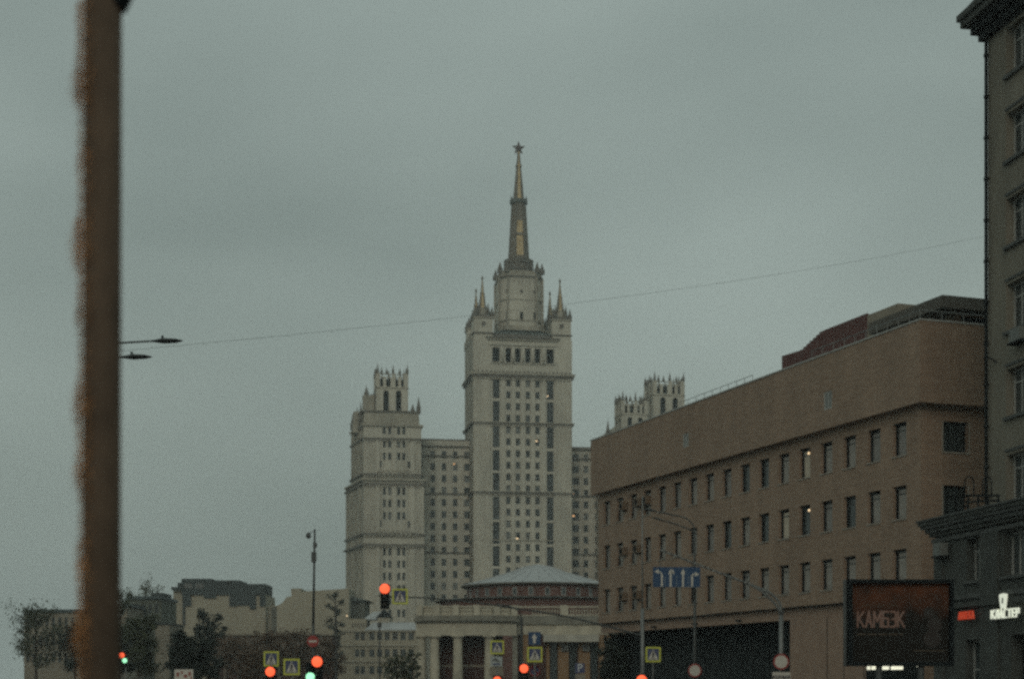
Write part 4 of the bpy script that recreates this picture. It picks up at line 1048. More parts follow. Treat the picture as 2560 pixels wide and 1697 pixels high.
m.box(p0.x, p1.x, YM - .1, YM - .05, p0.z, p1.z, sign_b2); m.build('panel', t2)
def pxb(mb, x0, x1, y0, y1, mm): a, b = P(x0, y1, YM), P(x1, y0, YM); mb.box(a.x, b.x, YM - .108, YM - .102, a.z, b.z, mm)
def tri(mb, pts, mm): mb.face([tuple(P(a, b, YM) - Vector((0, .105, 0))) for a, b in pts], mm)
m = MB(); tri(m, [(1676, 1434), (1681, 1421), (1686, 1434)][::-1], sign_w); m.build('arrow', t2)
for cx_ in (1676, 1707):
    m = MB(); pxb(m, cx_ - 2.3, cx_ + 2.3, 1432, 1466, sign_w); tri(m, [(cx_ - 6, 1434), (cx_ + 6, 1434), (cx_, 1421)], sign_w); m.build('arrow', t2)
COL.objects.unlink(t2.children[1]) if False else None
m = MB(); pxb(m, 1652, 1656.5, 1434, 1466, sign_w); m.tube([P(1654, 1436, YM) - Vector((0, .1, 0)), P(1651, 1430, YM) - Vector((0, .1, 0)), P(1645, 1429, YM) - Vector((0, .1, 0))], .04, 5, sign_w); tri(m, [(1636, 1428), (1646, 1434), (1646, 1422)], sign_w); m.build('arrow', t2)
m = MB(); pxb(m, 1727.5, 1732, 1437, 1466, sign_w); m.tube([P(1730, 1438, YM) - Vector((0, .1, 0)), P(1733, 1435, YM) - Vector((0, .1, 0)), P(1738, 1435, YM) - Vector((0, .1, 0))], .04, 5, sign_w); tri(m, [(1747, 1435), (1737, 1429), (1737, 1441)], sign_w); m.build('arrow', t2)
for cx_ in (1662, 1691, 1721):
    m = MB()
    for yy in range(1440, 1466, 7): pxb(m, cx_ - .6, cx_ + .6, yy, yy + 4, grey_sheet)
    m.build('lane_line', t2)
for px, py in ((1650, 1376), (1730, 1404)):
    m = MB(); a, b = P(px, py, YM), P(px, 1417, YM); m.cyl(a, b, .022, .022, 6, steel_dk); m.build('hanger', t2)

def lamp(parent, px, py, Y, length, dirx=-1, tilt=.14):
    """long flat street-lamp head starting at px,py going left"""
    a = P(px, py, Y); b = a + Vector((dirx * length, 0, length * tilt)); c = (a + b) / 2
    m = MB(); prof = [(0, .03), (.15, .055), (.45, .13), (.8, .10), (1, .03)]
    for (s0, r0), (s1, r1) in zip(prof, prof[1:]):
        q0, q1 = a.lerp(b, s0), a.lerp(b, s1)
        for sg, hh in ((1, .55), (-1, .45)):
            vs = []
            for q, r in ((q0, r0), (q1, r1)):
                for k in range(6):
                    an = math.pi * k / 5 * sg; vs.append(q + Vector((0, math.cos(an) * r * 1.5, math.sin(an) * r * hh)))
            m.mesh(vs, [(k, k + 1, k + 7, k + 6) for k in range(5)], steel_dk)
    m.build('lamp_head', parent, smooth=True)
YL = 95
t = thing('street_lamp', (XP(1737, YL), YL, 0), 'slim double-armed street lamp standing before the office building windows', 'street lamp')
m = MB(); m.tube([(XP(1737, YL), YL, 0), P(1737, 1500, YL), P(1736, 1320, YL)], .1, 10, steel_dk, .055); m.build('pole', t, smooth=True)
m = MB(); m.tube(curve([P(1736, 1320, YL), P(1728, 1306, YL), P(1712, 1294, YL), P(1680, 1286, YL), P(1648, 1279, YL)]), .045, 6, steel_dk); m.build('arm', t)
m = MB(); m.tube(curve([P(1733, 1327, YL), P(1712, 1318, YL), P(1690, 1310, YL), P(1665, 1302, YL)]), .045, 6, steel_dk); m.build('arm', t)
lamp(t, 1650, 1279.5, YL, .98, -1, .2); lamp(t, 1668, 1303, YL, .95, -1, .26)
# left street lamp with two arms; the pole stands behind the near post
t = thing('street_lamp', (XP(222, 41), 41, 0), 'double-armed street lamp at left, its two flat heads reaching right against the sky', 'street lamp')
m = MB(); m.tube([(XP(222, 41), 41, 0), P(222, 880, 41)], .11, 12, steel_dk, .06); m.build('pole', t, smooth=True)
for y0, xe, ye in ((858, 372, 853), (894, 295, 893)):
    m = MB(); m.tube(curve([P(222, y0 + 25, 41), P(236, y0 + 6, 41), P(270, y0 + 1, 41), P(xe, ye, 41)]), .026, 6, steel_dk); m.build('arm', t, smooth=True)
    lamp(t, xe, ye, 41, .86, 1, .015)
    m = MB(); q = P(xe + 34, ye - 6, 41); m.cyl(q, q + Vector((0, 0, .08)), .035, .03, 8, black); m.build('photocell', t)
# camera pole
t = thing('camera_pole', (XP(785, 95), 95, 0), 'tall grey pole with a small camera on top and a box halfway up', 'pole')
m = MB(); m.tube([(XP(783, 95), 95, 0), P(783, 1560, 95), P(787, 1322, 95)], .11, 10, steel_dk, .055); m.build('pole', t, smooth=True)
m = MB(); a = P(785, 1393, 95); m.box(a.x - .13, a.x + .15, 94.75, 94.95, a.z - .28, a.z + .32, steel_dk); m.build('equipment_box', t)
m = MB(); a = P(788, 1363, 95); m.box(a.x - .1, a.x + .12, 94.8, 94.95, a.z - .14, a.z + .14, steel_dk); m.build('equipment_box', t)
m = MB(); a = P(771, 1338, 95); m.lathe((a.x, a.y), [(.02, a.z + .18), (.13, a.z + .12), (.15, a.z - .05), (.1, a.z - .15), (.01, a.z - .2)], 10, steel_dk); m.cyl(P(771, 1331, 95), P(786, 1329, 95), .02, .02, 5, steel_dk); m.build('camera', t)
# mast with a long arm carrying the signal
YA = 76
t = thing('signal_mast', (XP(1605, YA), YA, 0), 'tall thin mast with a long arm reaching left to the hanging red signal', 'mast')
m = MB(); m.tube([(XP(1607, YA), YA, 0), P(1606, 1520, YA)], .1, 10, steel, .09); m.tube([P(1606, 1520, YA), P(1606, 1240, YA)], .045, 8, steel, .03); m.build('pole', t, smooth=True)
m = MB(); m.tube(curve([P(1604, 1588, YA), P(1560, 1576, YA), P(1500, 1560, YA), P(1400, 1537, YA), P(1290, 1520, YA), P(1170, 1503, YA), P(1060, 1494, YA), P(945, 1488, YA)]), .055, 6, steel_dk, .035); m.build('arm', t, smooth=True)
t = thing('thin_pole', (XP(900, 120), 120, 0), 'thin dark pole in front of the small ornate beige building', 'pole')
m = MB(); m.cyl((XP(949, 120), 120, 0), P(949, 1556, 120), .06, .05, 8, steel_dk); m.build('pole', t)
m = MB(); a = P(949, 1560, 120); m.box(a.x - .15, a.x + .15, 119.8, 120.1, a.z - .25, a.z + .15, steel_dk); m.build('lamp_head', t)
t = thing('thin_pole', (XP(841, 110), 110, 0), 'thin dark pole right of the no-entry sign, at the left end of the ornate building', 'pole')
m = MB(); m.cyl((XP(841, 110), 110, 0), P(841, 1548, 110), .06, .045, 8, steel_dk); m.build('pole', t)
t = thing('thin_pole', (XP(1303, 120), 120, 0), 'slim grey pole standing right of the white portico columns', 'pole')
m = MB(); m.tube([(XP(1304, 120), 120, 0), P(1304, 1545, 120)], .13, 8, steel_dk, .1); m.tube(curve([P(1304, 1550, 120), P(1298, 1528, 120), P(1275, 1515, 120), P(1240, 1508, 120)]), .05, 6, steel_dk); m.build('pole', t)

# overhead cable from the right block to the left lamp
a, b = P(2466, 590, 77.3), P(222, 884, 41)
pts = []
for i in range(41):
    s = i / 40; q = a.lerp(b, s); q.z -= 1.9 * s * (1 - s); pts.append(q)
m = MB(); m.tube(pts, .0045, 4, steel); c = m.build('overhead_cable'); tag(c, 'thin cable crossing the sky from the tall right-hand block to the left street lamp', 'cable')

# ================================================================ PORTICO PAVILION
YP = 180.0; Xc = -5.3; RP = 14.0; CYp = YP + RP
pv = thing('station_pavilion', (Xc, CYp, 0), 'curved beige pavilion with white columns and a stone balustrade on its roof', 'pavilion')
def arcp(r, deg, z): a = math.radians(deg); return (Xc + r * math.sin(a), CYp - r * math.cos(a), z)
def arcwall(mb, r0, r1, a0, a1, z0, z1, m, n=20):
    for i in range(n):
        p, q = a0 + (a1 - a0) * i / n, a0 + (a1 - a0) * (i + 1) / n
        vs = [arcp(r1, p, z0), arcp(r1, q, z0), arcp(r0, q, z0), arcp(r0, p, z0), arcp(r1, p, z1), arcp(r1, q, z1), arcp(r0, q, z1), arcp(r0, p, z1)]
        fs = [(0, 3, 2, 1), (4, 5, 6, 7), (0, 1, 5, 4), (2, 3, 7, 6)]
        if i == 0: fs.append((3, 0, 4, 7))
        if i == n - 1: fs.append((1, 2, 6, 5))
        mb.mesh(vs, fs, m)
def zp(py): return ZP(py, 181)
A0, A1 = -23.5, 24.5
m = MB(); arcwall(m, 12.4, RP, A0, A1, zp(1588), zp(1556), pav); m.build('entablature', pv)
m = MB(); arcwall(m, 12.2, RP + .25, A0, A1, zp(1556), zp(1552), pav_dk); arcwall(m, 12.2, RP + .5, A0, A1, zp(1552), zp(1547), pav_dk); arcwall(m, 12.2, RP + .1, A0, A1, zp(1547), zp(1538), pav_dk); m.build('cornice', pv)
m = MB(); arcwall(m, 12.6, RP - .1, A0, A1, zp(1518), zp(1514), pav); m.build('handrail', pv); m = MB(); arcwall(m, 12.6, RP - .1, A0, A1, zp(1538), zp(1535.5), pav); m.build('balustrade_base', pv)
bal = MB(); bal.lathe((0, 0), [(.07, 0), (.10, .05), (.05, .25), (.11, .5), (.06, .68), (.09, .76)], 6, pav); balm = bal.build('baluster', mesh_only=True)
def baluster(p):
    o = bpy.data.objects.new('baluster', balm); COL.objects.link(o); o.parent = pv; o.location = Vector((p[0], p[1], zp(1535.5))) - wl(pv)
peds = [-21.5, -13, -4.2, 5.5, 14.8, 23.4]
for i, a in enumerate(peds):
    m = MB(); arcwall(m, 13.1, RP + .12, a - 1.45, a + 1.45, zp(1538), zp(1512), pav, 2); m.build('pedestal', pv)
for a, b in zip(peds, peds[1:]):
    k = 13
    for i in range(k): 
        d = a + 2.0 + (b - a - 4.0) * i / (k - 1); baluster(arcp(RP - .25, d, 0))
for px in (1053, 1087, 1145, 1223, 1274):
    xx = XP(px, 181); a = math.degrees(math.asin((xx - Xc) / 13.45)); q = arcp(13.45, a, 0)
    if px == 1274: continue
    m = MB(); m.lathe((q[0], q[1]), [(.72, 0), (.72, .3), (.58, .35), (.56, 3), (.5, zp(1597)), (.5, zp(1596)), (.6, zp(1594)), (.68, zp(1591))], 20, pav); m.prism([(q[0] - .72, q[1] - .72), (q[0] + .72, q[1] - .72), (q[0] + .72, q[1] + .72), (q[0] - .72, q[1] + .72)], zp(1591), zp(1588), pav); m.build('column', pv, smooth=False)
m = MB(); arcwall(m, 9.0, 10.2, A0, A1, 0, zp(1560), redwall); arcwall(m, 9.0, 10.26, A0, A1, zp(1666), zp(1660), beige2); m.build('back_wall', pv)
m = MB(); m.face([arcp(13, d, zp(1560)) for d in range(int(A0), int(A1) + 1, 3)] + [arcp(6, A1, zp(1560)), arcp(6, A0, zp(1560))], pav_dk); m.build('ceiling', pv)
m = MB(); q = arcp(13.6, A0, 0); m.box(q[0], q[0] + .5, q[1] + .1, q[1] + 9, 0, zp(1556), pav); q = arcp(13.6, A1, 0); m.box(q[0] - .3, q[0] + .3, q[1], q[1] + 8, 0, zp(1556), pav_dk); m.build('side_wall', pv)
# right flat part
YF = 183.0; xr0, xr1 = XP(1286, YF), XP(1560, YF)
def zf(py): return ZP(py, YF)
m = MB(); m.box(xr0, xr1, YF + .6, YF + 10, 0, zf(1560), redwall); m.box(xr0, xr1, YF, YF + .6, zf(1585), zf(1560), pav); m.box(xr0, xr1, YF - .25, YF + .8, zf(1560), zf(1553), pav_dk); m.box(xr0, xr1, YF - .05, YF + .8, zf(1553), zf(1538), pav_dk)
m.box(xr0, xr1, YF, YF + .7, zf(1538), zf(1535.5), pav); m.box(xr0, xr1, YF + .05, YF + .6, zf(1518), zf(1514), pav); m.build('side_wing', pv)
for px in (1410, 1505):
    m = MB(); xx = XP(px, YF); m.box(xx - .45, xx + .45, YF - .02, YF + .7, zf(1538), zf(1512), pav); m.build('pedestal', pv)
for px in list(range(1332, 1400, 7)) + list(range(1420, 1500, 7)): baluster((XP(px, YF), YF + .3))
m = MB(); m.box(XP(1358, YF), XP(1496, YF), YF - 1.5, YF - .02, zf(1604), zf(1586), mat('pale_canopy', (.32, .31, .26), .7, noise=.2, nscale=1)); m.build('canopy', pv)
for a, b in ((1286, 1293), (1303, 1322), (1366, 1374), (1395, 1422), (1446, 1475), (1497, 1511), (1516, 1527)):
    m = MB(); m.box(XP(a, YF), XP(b, YF), YF + .1, YF + .59, 0, zf(1586), ochre); m.build('pier', pv)
for a in (1374, 1422, 1475):
    m = MB(); m.box(XP(a + 2, YF), XP(a + 19, YF), YF + .3, YF + .58, .5, zf(1606), glass); m.build('door', pv)
for px, lab in ((1412, 'grey box lamp on the left ochre pier under the pavilion canopy'), (1465, 'grey box lamp on the middle ochre pier under the pavilion canopy')):
    t = thing('air_conditioner', (XP(px, YF), YF, zf(1626)), lab.replace('box lamp', 'air conditioner'), 'air conditioner')
    m = MB(); m.box(XP(px - 9, YF), XP(px + 9, YF), YF - .3, YF + .08, zf(1626), zf(1611), ac_m); m.build('casing', t)
    m = MB(); m.cyl((XP(px - 2, YF), YF - .3, zf(1618)), (XP(px - 2, YF), YF - .33, zf(1618)), .25, .25, 12, steel_dk); m.build('fan_grille', t)

# red brick rotunda with a grey roof
YR = 222.0; xR = XP(1345, YR)
rt = thing('brick_rotunda', (xR, YR, 0), 'round red brick building with a low grey sheet-metal cone roof behind the pavilion', 'building')
def zr_(py, Y=212): return ZP(py, Y)
m = MB(); nseg = 28; rW = 9.9
m.lathe((xR, YR), [(13.6, 0), (13.6, zr_(1494))], nseg, redbrick); m.lathe((xR, YR), [(14.3, zr_(1496)), (14.3, zr_(1494)), (9.6, zr_(1488))], nseg, verd)
m.build('lower_wall', rt)
zw0, zw1 = zr_(1491), zr_(1458)
m = MB()
for i in range(nseg):
    a, b = 2 * math.pi * i / nseg, 2 * math.pi * (i + 1) / nseg
    p, q = (xR + rW * math.cos(b), YR + rW * math.sin(b)), (xR + rW * math.cos(a), YR + rW * math.sin(a))
    # facade frame left->right seen from outside
    p, q = q, p
    L_ = math.hypot(q[0] - p[0], q[1] - p[1]); tt = unit(q[0] - p[0], q[1] - p[1])
    front = math.sin((a + b) / 2) < .15
    op = [(L_ / 2 - .33, L_ / 2 + .33, zr_(1486), zr_(1466))] if front else []
    m.facade(p, tt, 0, L_, zw0, zw1, op, redbrick, .25)
    if front: window(rt, p, tt, L_ / 2, op[0][2], .66, op[0][3] - op[0][2], 0, frame_lt, glass, -.03, .09)
m.build('drum_wall', rt)
m = MB(); m.lathe((xR, YR), [(rW - .05, zr_(1460)), (10.7, zr_(1457.5)), (10.7, zr_(1454))], nseg, stone_dk); m.build('eaves', rt)
m = MB(); prf = [(10.75, zr_(1454.5)), (7.5, zr_(1438)), (4.0, zr_(1418)), (1.6, zr_(1404) + .15), (.05, zr_(1401) + .25)]
m.lathe((xR, YR), prf, nseg, roofgrey); m.build('roof', rt, smooth=True)
for i in range(nseg):
    a = 2 * math.pi * i / nseg
    if math.sin(a) < .1:
        s = MB(); s.tube([(xR + r * math.cos(a), YR + r * math.sin(a), z + .03) for r, z in prf[:-1]], .035, 4, roofgrey); s.build('roof_seam', rt)
m = MB(); m.cyl((XP(1460, 214), 214, zr_(1440)), (XP(1460, 214), 214, zr_(1385)), .04, .03, 5, steel_dk); m.build('antenna', rt)

# small ornate building
YO = 315.0
ob = thing('ornate_house', (XP(945, YO), YO, 0), 'small ornate beige house with grey mansard roof and dark pointed gable, left of the pavilion', 'building')
def zo(py): return ZP(py, YO)
Oo_ = (XP(848, YO), YO)
mp_ = YO / F
pxs_ = [(893, .42), (907, .42), (930, .5), (949, .5), (968, .5), (988, .5), (1008, .5), (1028, .5)]
ops = []
for px, hw in pxs_:
    for y0, y1 in ((1581, 1599), (1622, 1641), (1664, 1684)):
        u = (px - 848) * mp_; ops.append((u - hw, u + hw, zo(y1), zo(y0)))
m = MB(); m.facade(Oo_, (1, 0), 0, 198 * mp_, 0, zo(1574), ops, beige, .35); m.facade((Oo_[0] + 198 * mp_, YO), (0, 1), 0, 14, 0, zo(1574), [], beige2)
m.facade((Oo_[0], YO + 14), (0, -1), 0, 14, 0, zo(1552), [], beige2); m.facade(Oo_, (1, 0), 0, 68 * mp_, zo(1574), zo(1546), [], beige, .3)
m.box(Oo_[0] + .01, Oo_[0] + 68 * mp_, YO + .35, YO + 8, zo(1574), zo(1546), beige2)
m.build('wall', ob)
for o_ in ops: window(ob, Oo_, (1, 0), (o_[0] + o_[1]) / 2, o_[2], o_[1] - o_[0], o_[3] - o_[2], 1, frame_far, glass if R.random() < .8 else curt2, .2, .09, (.65,))
for px in (858, 880, 916, 940, 959, 978, 998, 1018, 1040):
    u = (px - 848) * mp_; m = MB(); m.fbox(Oo_, (1, 0), u - .22, u + .22, -.2, -.003, 0, zo(1576), beige); m.build('pilaster', ob)
for y_ in (1576, 1612, 1652):
    m = MB(); m.fbox(Oo_, (1, 0), -.2, 198 * mp_ + .2, -.42, -.203, zo(y_) - .14, zo(y_) + .16, stone2); m.build('string_course', ob)
m = MB(); x0_, x1_ = XP(915, YO), XP(1046, YO)
m.mesh([(x0_ - .3, YO - .5, zo(1574)), (x1_ + .4, YO - .5, zo(1574)), (x1_ + .4, YO + 12, zo(1574)), (x0_ - .3, YO + 12, zo(1574)), (x0_ + 1.2, YO + 2.2, zo(1554)), (x1_ - 1.0, YO + 2.2, zo(1554)), (x1_ - 1, YO + 9, zo(1554)), (x0_ + 1.2, YO + 9, zo(1554))], [(0, 1, 5, 4), (1, 2, 6, 5), (2, 3, 7, 6), (3, 0, 4, 7), (4, 5, 6, 7)], roofgrey); m.build('roof', ob)
m = MB(); a, b, c = (XP(938, YO), zo(1541)), (XP(976, YO), zo(1541)), (XP(957, YO), zo(1521))
m.mesh([(a[0], YO + 2, a[1]), (b[0], YO + 2, b[1]), (c[0], YO + 2, c[1]), (a[0], YO + 9, a[1]), (b[0], YO + 9, b[1]), (c[0], YO + 9, c[1])], [(0, 1, 2), (0, 2, 5, 3), (1, 4, 5, 2), (3, 5, 4)], black); m.box(a[0] + .3, b[0] - .3, YO + 2.2, YO + 8.8, zo(1556), a[1] - .01, stone2); m.build('gable', ob)
m = MB(); m.mesh([(XP(905, YO), YO + 3, zo(1546)), (XP(952, YO), YO + 3, zo(1546)), (XP(950, YO), YO + 6, zo(1524)), (XP(925, YO), YO + 6, zo(1526)), (XP(905, YO), YO + 9, zo(1546)), (XP(952, YO), YO + 9, zo(1546))], [(0, 1, 2, 3), (4, 0, 3), (1, 5, 2), (5, 4, 3, 2)], roofgrey); m.build('roof', ob)
m = MB()
for i in range(5): u = (882 + i * 7 - 848) * mp_; m.fbox(Oo_, (1, 0), u - .15, u + .15, -.05, -.003, zo(1567), zo(1557), stone_dk)
m.build('attic_grille', ob)
m = MB(); m.box(XP(866, YO) , XP(869, YO), YO - .3, YO - .1, zo(1540), zo(1537), litspot); m.build('lamp', ob)

# dark far building beside the skyscraper foot
df = thing('dark_roofed_building', (XP(885, 335), 335, 0), 'dark green-grey building with an overhanging roof at the foot of the skyscraper', 'building')
m = MB(); Yd = 335; m.box(XP(858, Yd), XP(912, Yd), Yd, Yd + 12, 0, ZP(1500, Yd), mat('dark_green_render', (.10, .105, .085), .85, noise=.25, nscale=.4)); m.build('wall', df)
m = MB(); m.mesh([(XP(846, Yd), Yd - 1, ZP(1501, Yd)), (XP(924, Yd), Yd - 1, ZP(1501, Yd)), (XP(924, Yd), Yd + 13, ZP(1501, Yd)), (XP(846, Yd), Yd + 13, ZP(1501, Yd)), (XP(852, Yd), Yd - .5, ZP(1484, Yd)), (XP(878, Yd), Yd - .5, ZP(1489, Yd)), (XP(878, Yd), Yd + 9, ZP(1489, Yd)), (XP(852, Yd), Yd + 9, ZP(1484, Yd))], [(0, 1, 5, 4), (1, 2, 6, 5), (2, 3, 7, 6), (3, 0, 4, 7), (4, 5, 6, 7), (3, 2, 1, 0)], verd); m.build('roof', df)

# beige blocks at the left
YQ = 350.0
def zq(py): return ZP(py, YQ)
q1 = thing('apartment_building', (XP(560, YQ), YQ, 0), 'plain beige block with a dark jagged mansard storey, left of the tall camera pole', 'building')
mans = mat('dark_mansard', (.032, .042, .042), .7, noise=.3, nscale=.3)
m = MB()
m.box(XP(455, YQ), XP(664, YQ), YQ, YQ + 14, 0, zq(1486), beige); m.box(XP(432, YQ), XP(455, YQ) - .01, YQ + .5, YQ + 14, 0, zq(1474), beige); m.box(XP(402, YQ), XP(432, YQ) - .01, YQ + 1.5, YQ + 14, 0, zq(1508), beige2)
m.box(XP(664, YQ) + .01, XP(690, YQ), YQ + 2, YQ + 14, 0, zq(1512), beige); m.build('wall', q1)
m = MB()
m.box(XP(455, YQ), XP(530, YQ) - .01, YQ - .5, YQ + 10, zq(1486), zq(1446), mans); m.box(XP(530, YQ), XP(600, YQ) - .01, YQ - .5, YQ + 10, zq(1486), zq(1450), mans); m.box(XP(600, YQ), XP(664, YQ), YQ - .5, YQ + 10, zq(1486), zq(1459), mans)
m.box(XP(430, YQ), XP(462, YQ), YQ - .8, YQ + 1, zq(1474), zq(1467), mans); m.box(XP(445, YQ), XP(455, YQ) - .01, YQ - .6, YQ + 6, zq(1467) + .01, zq(1456), mans)
for a, b, y_ in ((457, 478, 1514), (510, 540, 1494), (574, 592, 1514), (592, 625, 1512), (625, 640, 1521), (650, 664, 1514)):
    m.box(XP(a, YQ), XP(b, YQ) - .005, YQ - .45, YQ + .3, zq(y_), zq(1486) - .005, mans)
m.box(XP(457, YQ), XP(463, YQ) - .02, YQ - .35, YQ - .02, zq(1560), zq(1514) - .01, mans)
m.build('mansard', q1)
for a, y0, y1 in ((462, 1470, 1458), (490, 1470, 1458)):
    m = MB(); m.box(XP(a, YQ), XP(a + 20, YQ), YQ - .62, YQ - .52, zq(y0), zq(y1), frame_far); m.build('skylight', q1)
q2 = thing('apartment_building', (XP(770, YQ - 20), YQ - 20, 0), 'blank beige gable block behind the tall camera pole', 'building')
Y2 = 330.0
m = MB()
pr2 = [(692, 1700), (692, 1513), (706, 1506), (716, 1492), (728, 1489), (728, 1470), (752, 1470), (752, 1480), (768, 1477), (872, 1470), (872, 1700)]
m.mesh([(XP(a, Y2), Y2, max(0, ZP(b, Y2) if b < 1700 else 0)) for a, b in pr2] + [(XP(a, Y2), Y2 + 14, max(0, ZP(b, Y2) if b < 1700 else 0)) for a, b in pr2],
       [tuple(range(11)), tuple(range(11, 22))[::-1]] + [(i, 11 + i, 11 + (i + 1) % 11, (i + 1) % 11) for i in range(11)], beige); m.build('wall', q2)
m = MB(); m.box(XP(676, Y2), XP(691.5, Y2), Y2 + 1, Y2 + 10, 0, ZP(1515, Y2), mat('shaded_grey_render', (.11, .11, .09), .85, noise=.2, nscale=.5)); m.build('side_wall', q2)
# low dull houses far left
YH = 260.0
for i, (a, b, top, mm, lab) in enumerate(((255, 318, 1515, beige2, 'low dull building at the far left with a shallow dark roof behind dark trees'), (318, 404, 1497, mat('green_grey_render', (.085, .095, .075), .85, noise=.3, nscale=.3), 'grey-green building with a flat dark roof behind the dark trees at left'), (60, 200, 1530, beige2, 'low beige building at the extreme left edge'))):
    Yh = YH + 12 * i
    t = thing('low_building', (XP((a + b) / 2, Yh), Yh, 0), lab, 'building')
    m = MB(); m.box(XP(a, Yh), XP(b, Yh), Yh, Yh + 12, 0, ZP(top, Yh), mm); m.build('wall', t)
    m = MB(); m.prism([(XP(a, Yh) - .4, Yh - .4), (XP(b, Yh) + .4, Yh - .4), (XP(b, Yh) + .4, Yh + 12.4), (XP(a, Yh) - .4, Yh + 12.4)], ZP(top, Yh), ZP(top - 8, Yh), mans, .9); m.build('roof', t)
    for k in range(int((b - a) / 16)):
        for rr_ in range(3):
            m = MB(); m.box(XP(a + 6 + 16 * k, Yh), XP(a + 13 + 16 * k, Yh), Yh - .05, Yh - .003, ZP(top + 34 + rr_ * 45, Yh), ZP(top + 12 + rr_ * 45, Yh), glass_far); m.build('window', t)
    if i == 1:
        m = MB(); m.box(XP(375, Yh), XP(404, Yh), Yh + 1, Yh + 8, ZP(1497, Yh), ZP(1480, Yh), mans); m.build('roof_box', t)
# pale low arcade building behind the trees
Yw = 240.0
t = thing('low_building', (XP(600, Yw), Yw, 0), 'long low brownish building with tall dark openings behind the brown trees at lower left', 'building')
ops = [((px - 530) * Yw / F - .8, (px - 530) * Yw / F + .8, .4, ZP(1645, Yw)) for px in range(545, 830, 34)]
m = MB(); m.facade((XP(530, Yw), Yw), (1, 0), 0, 300 * Yw / F, 0, ZP(1588, Yw), ops, mat('brown_grey_render', (.12, .10, .08), .85, noise=.3, nscale=.4), .6); m.box(XP(530, Yw), XP(830, Yw), Yw + .6, Yw + 8, 0, ZP(1588, Yw), redwall); m.build('wall', t)
m = MB(); m.box(XP(528, Yw), XP(832, Yw), Yw - .4, Yw + 8.2, ZP(1588, Yw), ZP(1583, Yw), beige2); m.build('cornice', t)
t = thing('tall_thin_building', (XP(400, 230), 230, 0), 'narrow pale building strip between the dark trees at left', 'building')
m = MB(); m.box(XP(388, 230), XP(424, 230), 230, 240, 0, ZP(1560, 230), beige2); m.build('wall', t)
m = MB(); m.box(XP(386, 230), XP(426, 230), 229.7, 240.3, ZP(1560, 230), ZP(1556, 230), mans); m.build('roof', t)
t = thing('kiosk_sign', (XP(459, 100), 100, 0), 'small white sign board with reddish blotches at the bottom left', 'sign')
m = MB(); m.box(XP(436, 100), XP(483, 100), 100, 100.1, ZP(1702, 100), ZP(1672, 100), sign_w); m.build('board', t)
m = MB()
for px, w_, y0, y1 in ((441, 7, 1680, 1690), (452, 5, 1677, 1683), (459, 9, 1685, 1693), (471, 6, 1678, 1688), (476, 4, 1690, 1697)): m.box(XP(px, 100), XP(px + w_, 100), 99.985, 99.995, ZP(y1, 100), ZP(y0, 100), mat('faded_red_print', (.22, .07, .05), .6))
m.build('print', t); m = MB(); m.cyl((XP(459, 100), 100.05, 0), (XP(459, 100), 100.05, ZP(1702, 100)), .08, .08, 8, steel_dk); m.build('post', t)

# ================================================================ TREES
def tree(px, pytop, Y, hw_px, label, leaf, dens=900, shape='round', bare=False, name='tree', zb=None, ls=1.0):
    x = XP(px, Y); H = ZP(pytop, Y); rad = hw_px / F * Y
    t = thing(name, (x, Y, 0), label, 'tree', 'trees along the street')
    rg = random.Random(int(px * 7 + pytop))
    m = MB(); tr = .018 * H + .06
    top = Vector((x + rg.uniform(-.3, .3), Y, H * .86)); m.tube([Vector((x, Y, 0)), Vector((x + rg.uniform(-.15, .15), Y, H * .35)), top], tr, 7, bark, tr * .25)
    br = MB(); tips = []
    nb = 16
    for i in range(nb):
        s = .28 + .62 * i / nb; b0 = Vector((x, Y, H * s)); a = i * 2.4 + rg.uniform(-.4, .4)
        if shape == 'cone': ln = rad * (1.08 - s) * 1.25; up = ln * .1
        else: ln = rad * (.55 + .5 * math.sin(min(1, s) * math.pi)) * rg.uniform(.75, 1.1); up = ln * rg.uniform(.35, .9)
        e = b0 + Vector((math.cos(a) * ln, math.sin(a) * ln, up)); e.z = min(e.z, H * .97)
        br.tube([b0, b0.lerp(e, .5) + Vector((0, 0, ln * .06)), e], tr * .35, 4, bark, .02); tips.append((b0, e))
        for q in range(4):
            c0 = b0.lerp(e, rg.uniform(.3, .95)); e2 = c0 + Vector((rg.uniform(-1, 1), rg.uniform(-1, 1), rg.uniform(0, 1.1))) * ln * .42
            br.cyl(c0, e2, .035, .012, 3, bark, False); tips.append((c0, e2))
    m.build('trunk', t); br.build('limbs', t)
    cr2 = MB(); vs = []; fs = []
    clumps = []
    for b0, e in tips:
        for q in range(2): clumps.append((b0.lerp(e, rg.uniform(.45, 1.05)), rg.uniform(.10, .20) * rad))
    for i in range(dens):
        c, r = clumps[int(len(clumps) * rg.random() ** 1.15)]
        p = c + Vector((rg.triangular(-2 * r, 2 * r, 0), rg.triangular(-2 * r, 2 * r, 0), rg.triangular(-1.7 * r, 1.7 * r, 0)))
        s = rg.uniform(.09, .20) * ls * (Y / 160) ** .5
        d1 = Vector((rg.gauss(0, 1), rg.gauss(0, 1), rg.gauss(0, 1))).normalized(); d2 = d1.cross(Vector((rg.gauss(0, 1), rg.gauss(0, 1), rg.gauss(0, 1)))).normalized()
        b = len(vs); vs += [p - d1 * s, p - d2 * s * .5, p + d1 * s, p + d2 * s * .5]; fs.append((b, b + 1, b + 2, b + 3))
    cr2.mesh(vs, fs, leaf); o = cr2.build('crown', t); return t
tree(300, 1460, 215, 42, 'tall dull tree at the far left rising above the low roofs', leaf_g, 2600)
tree(365, 1448, 300, 55, 'pale distant tree crown behind the grey-green building', mat('misty_leaves', (.10, .11, .08), .8), 2600)
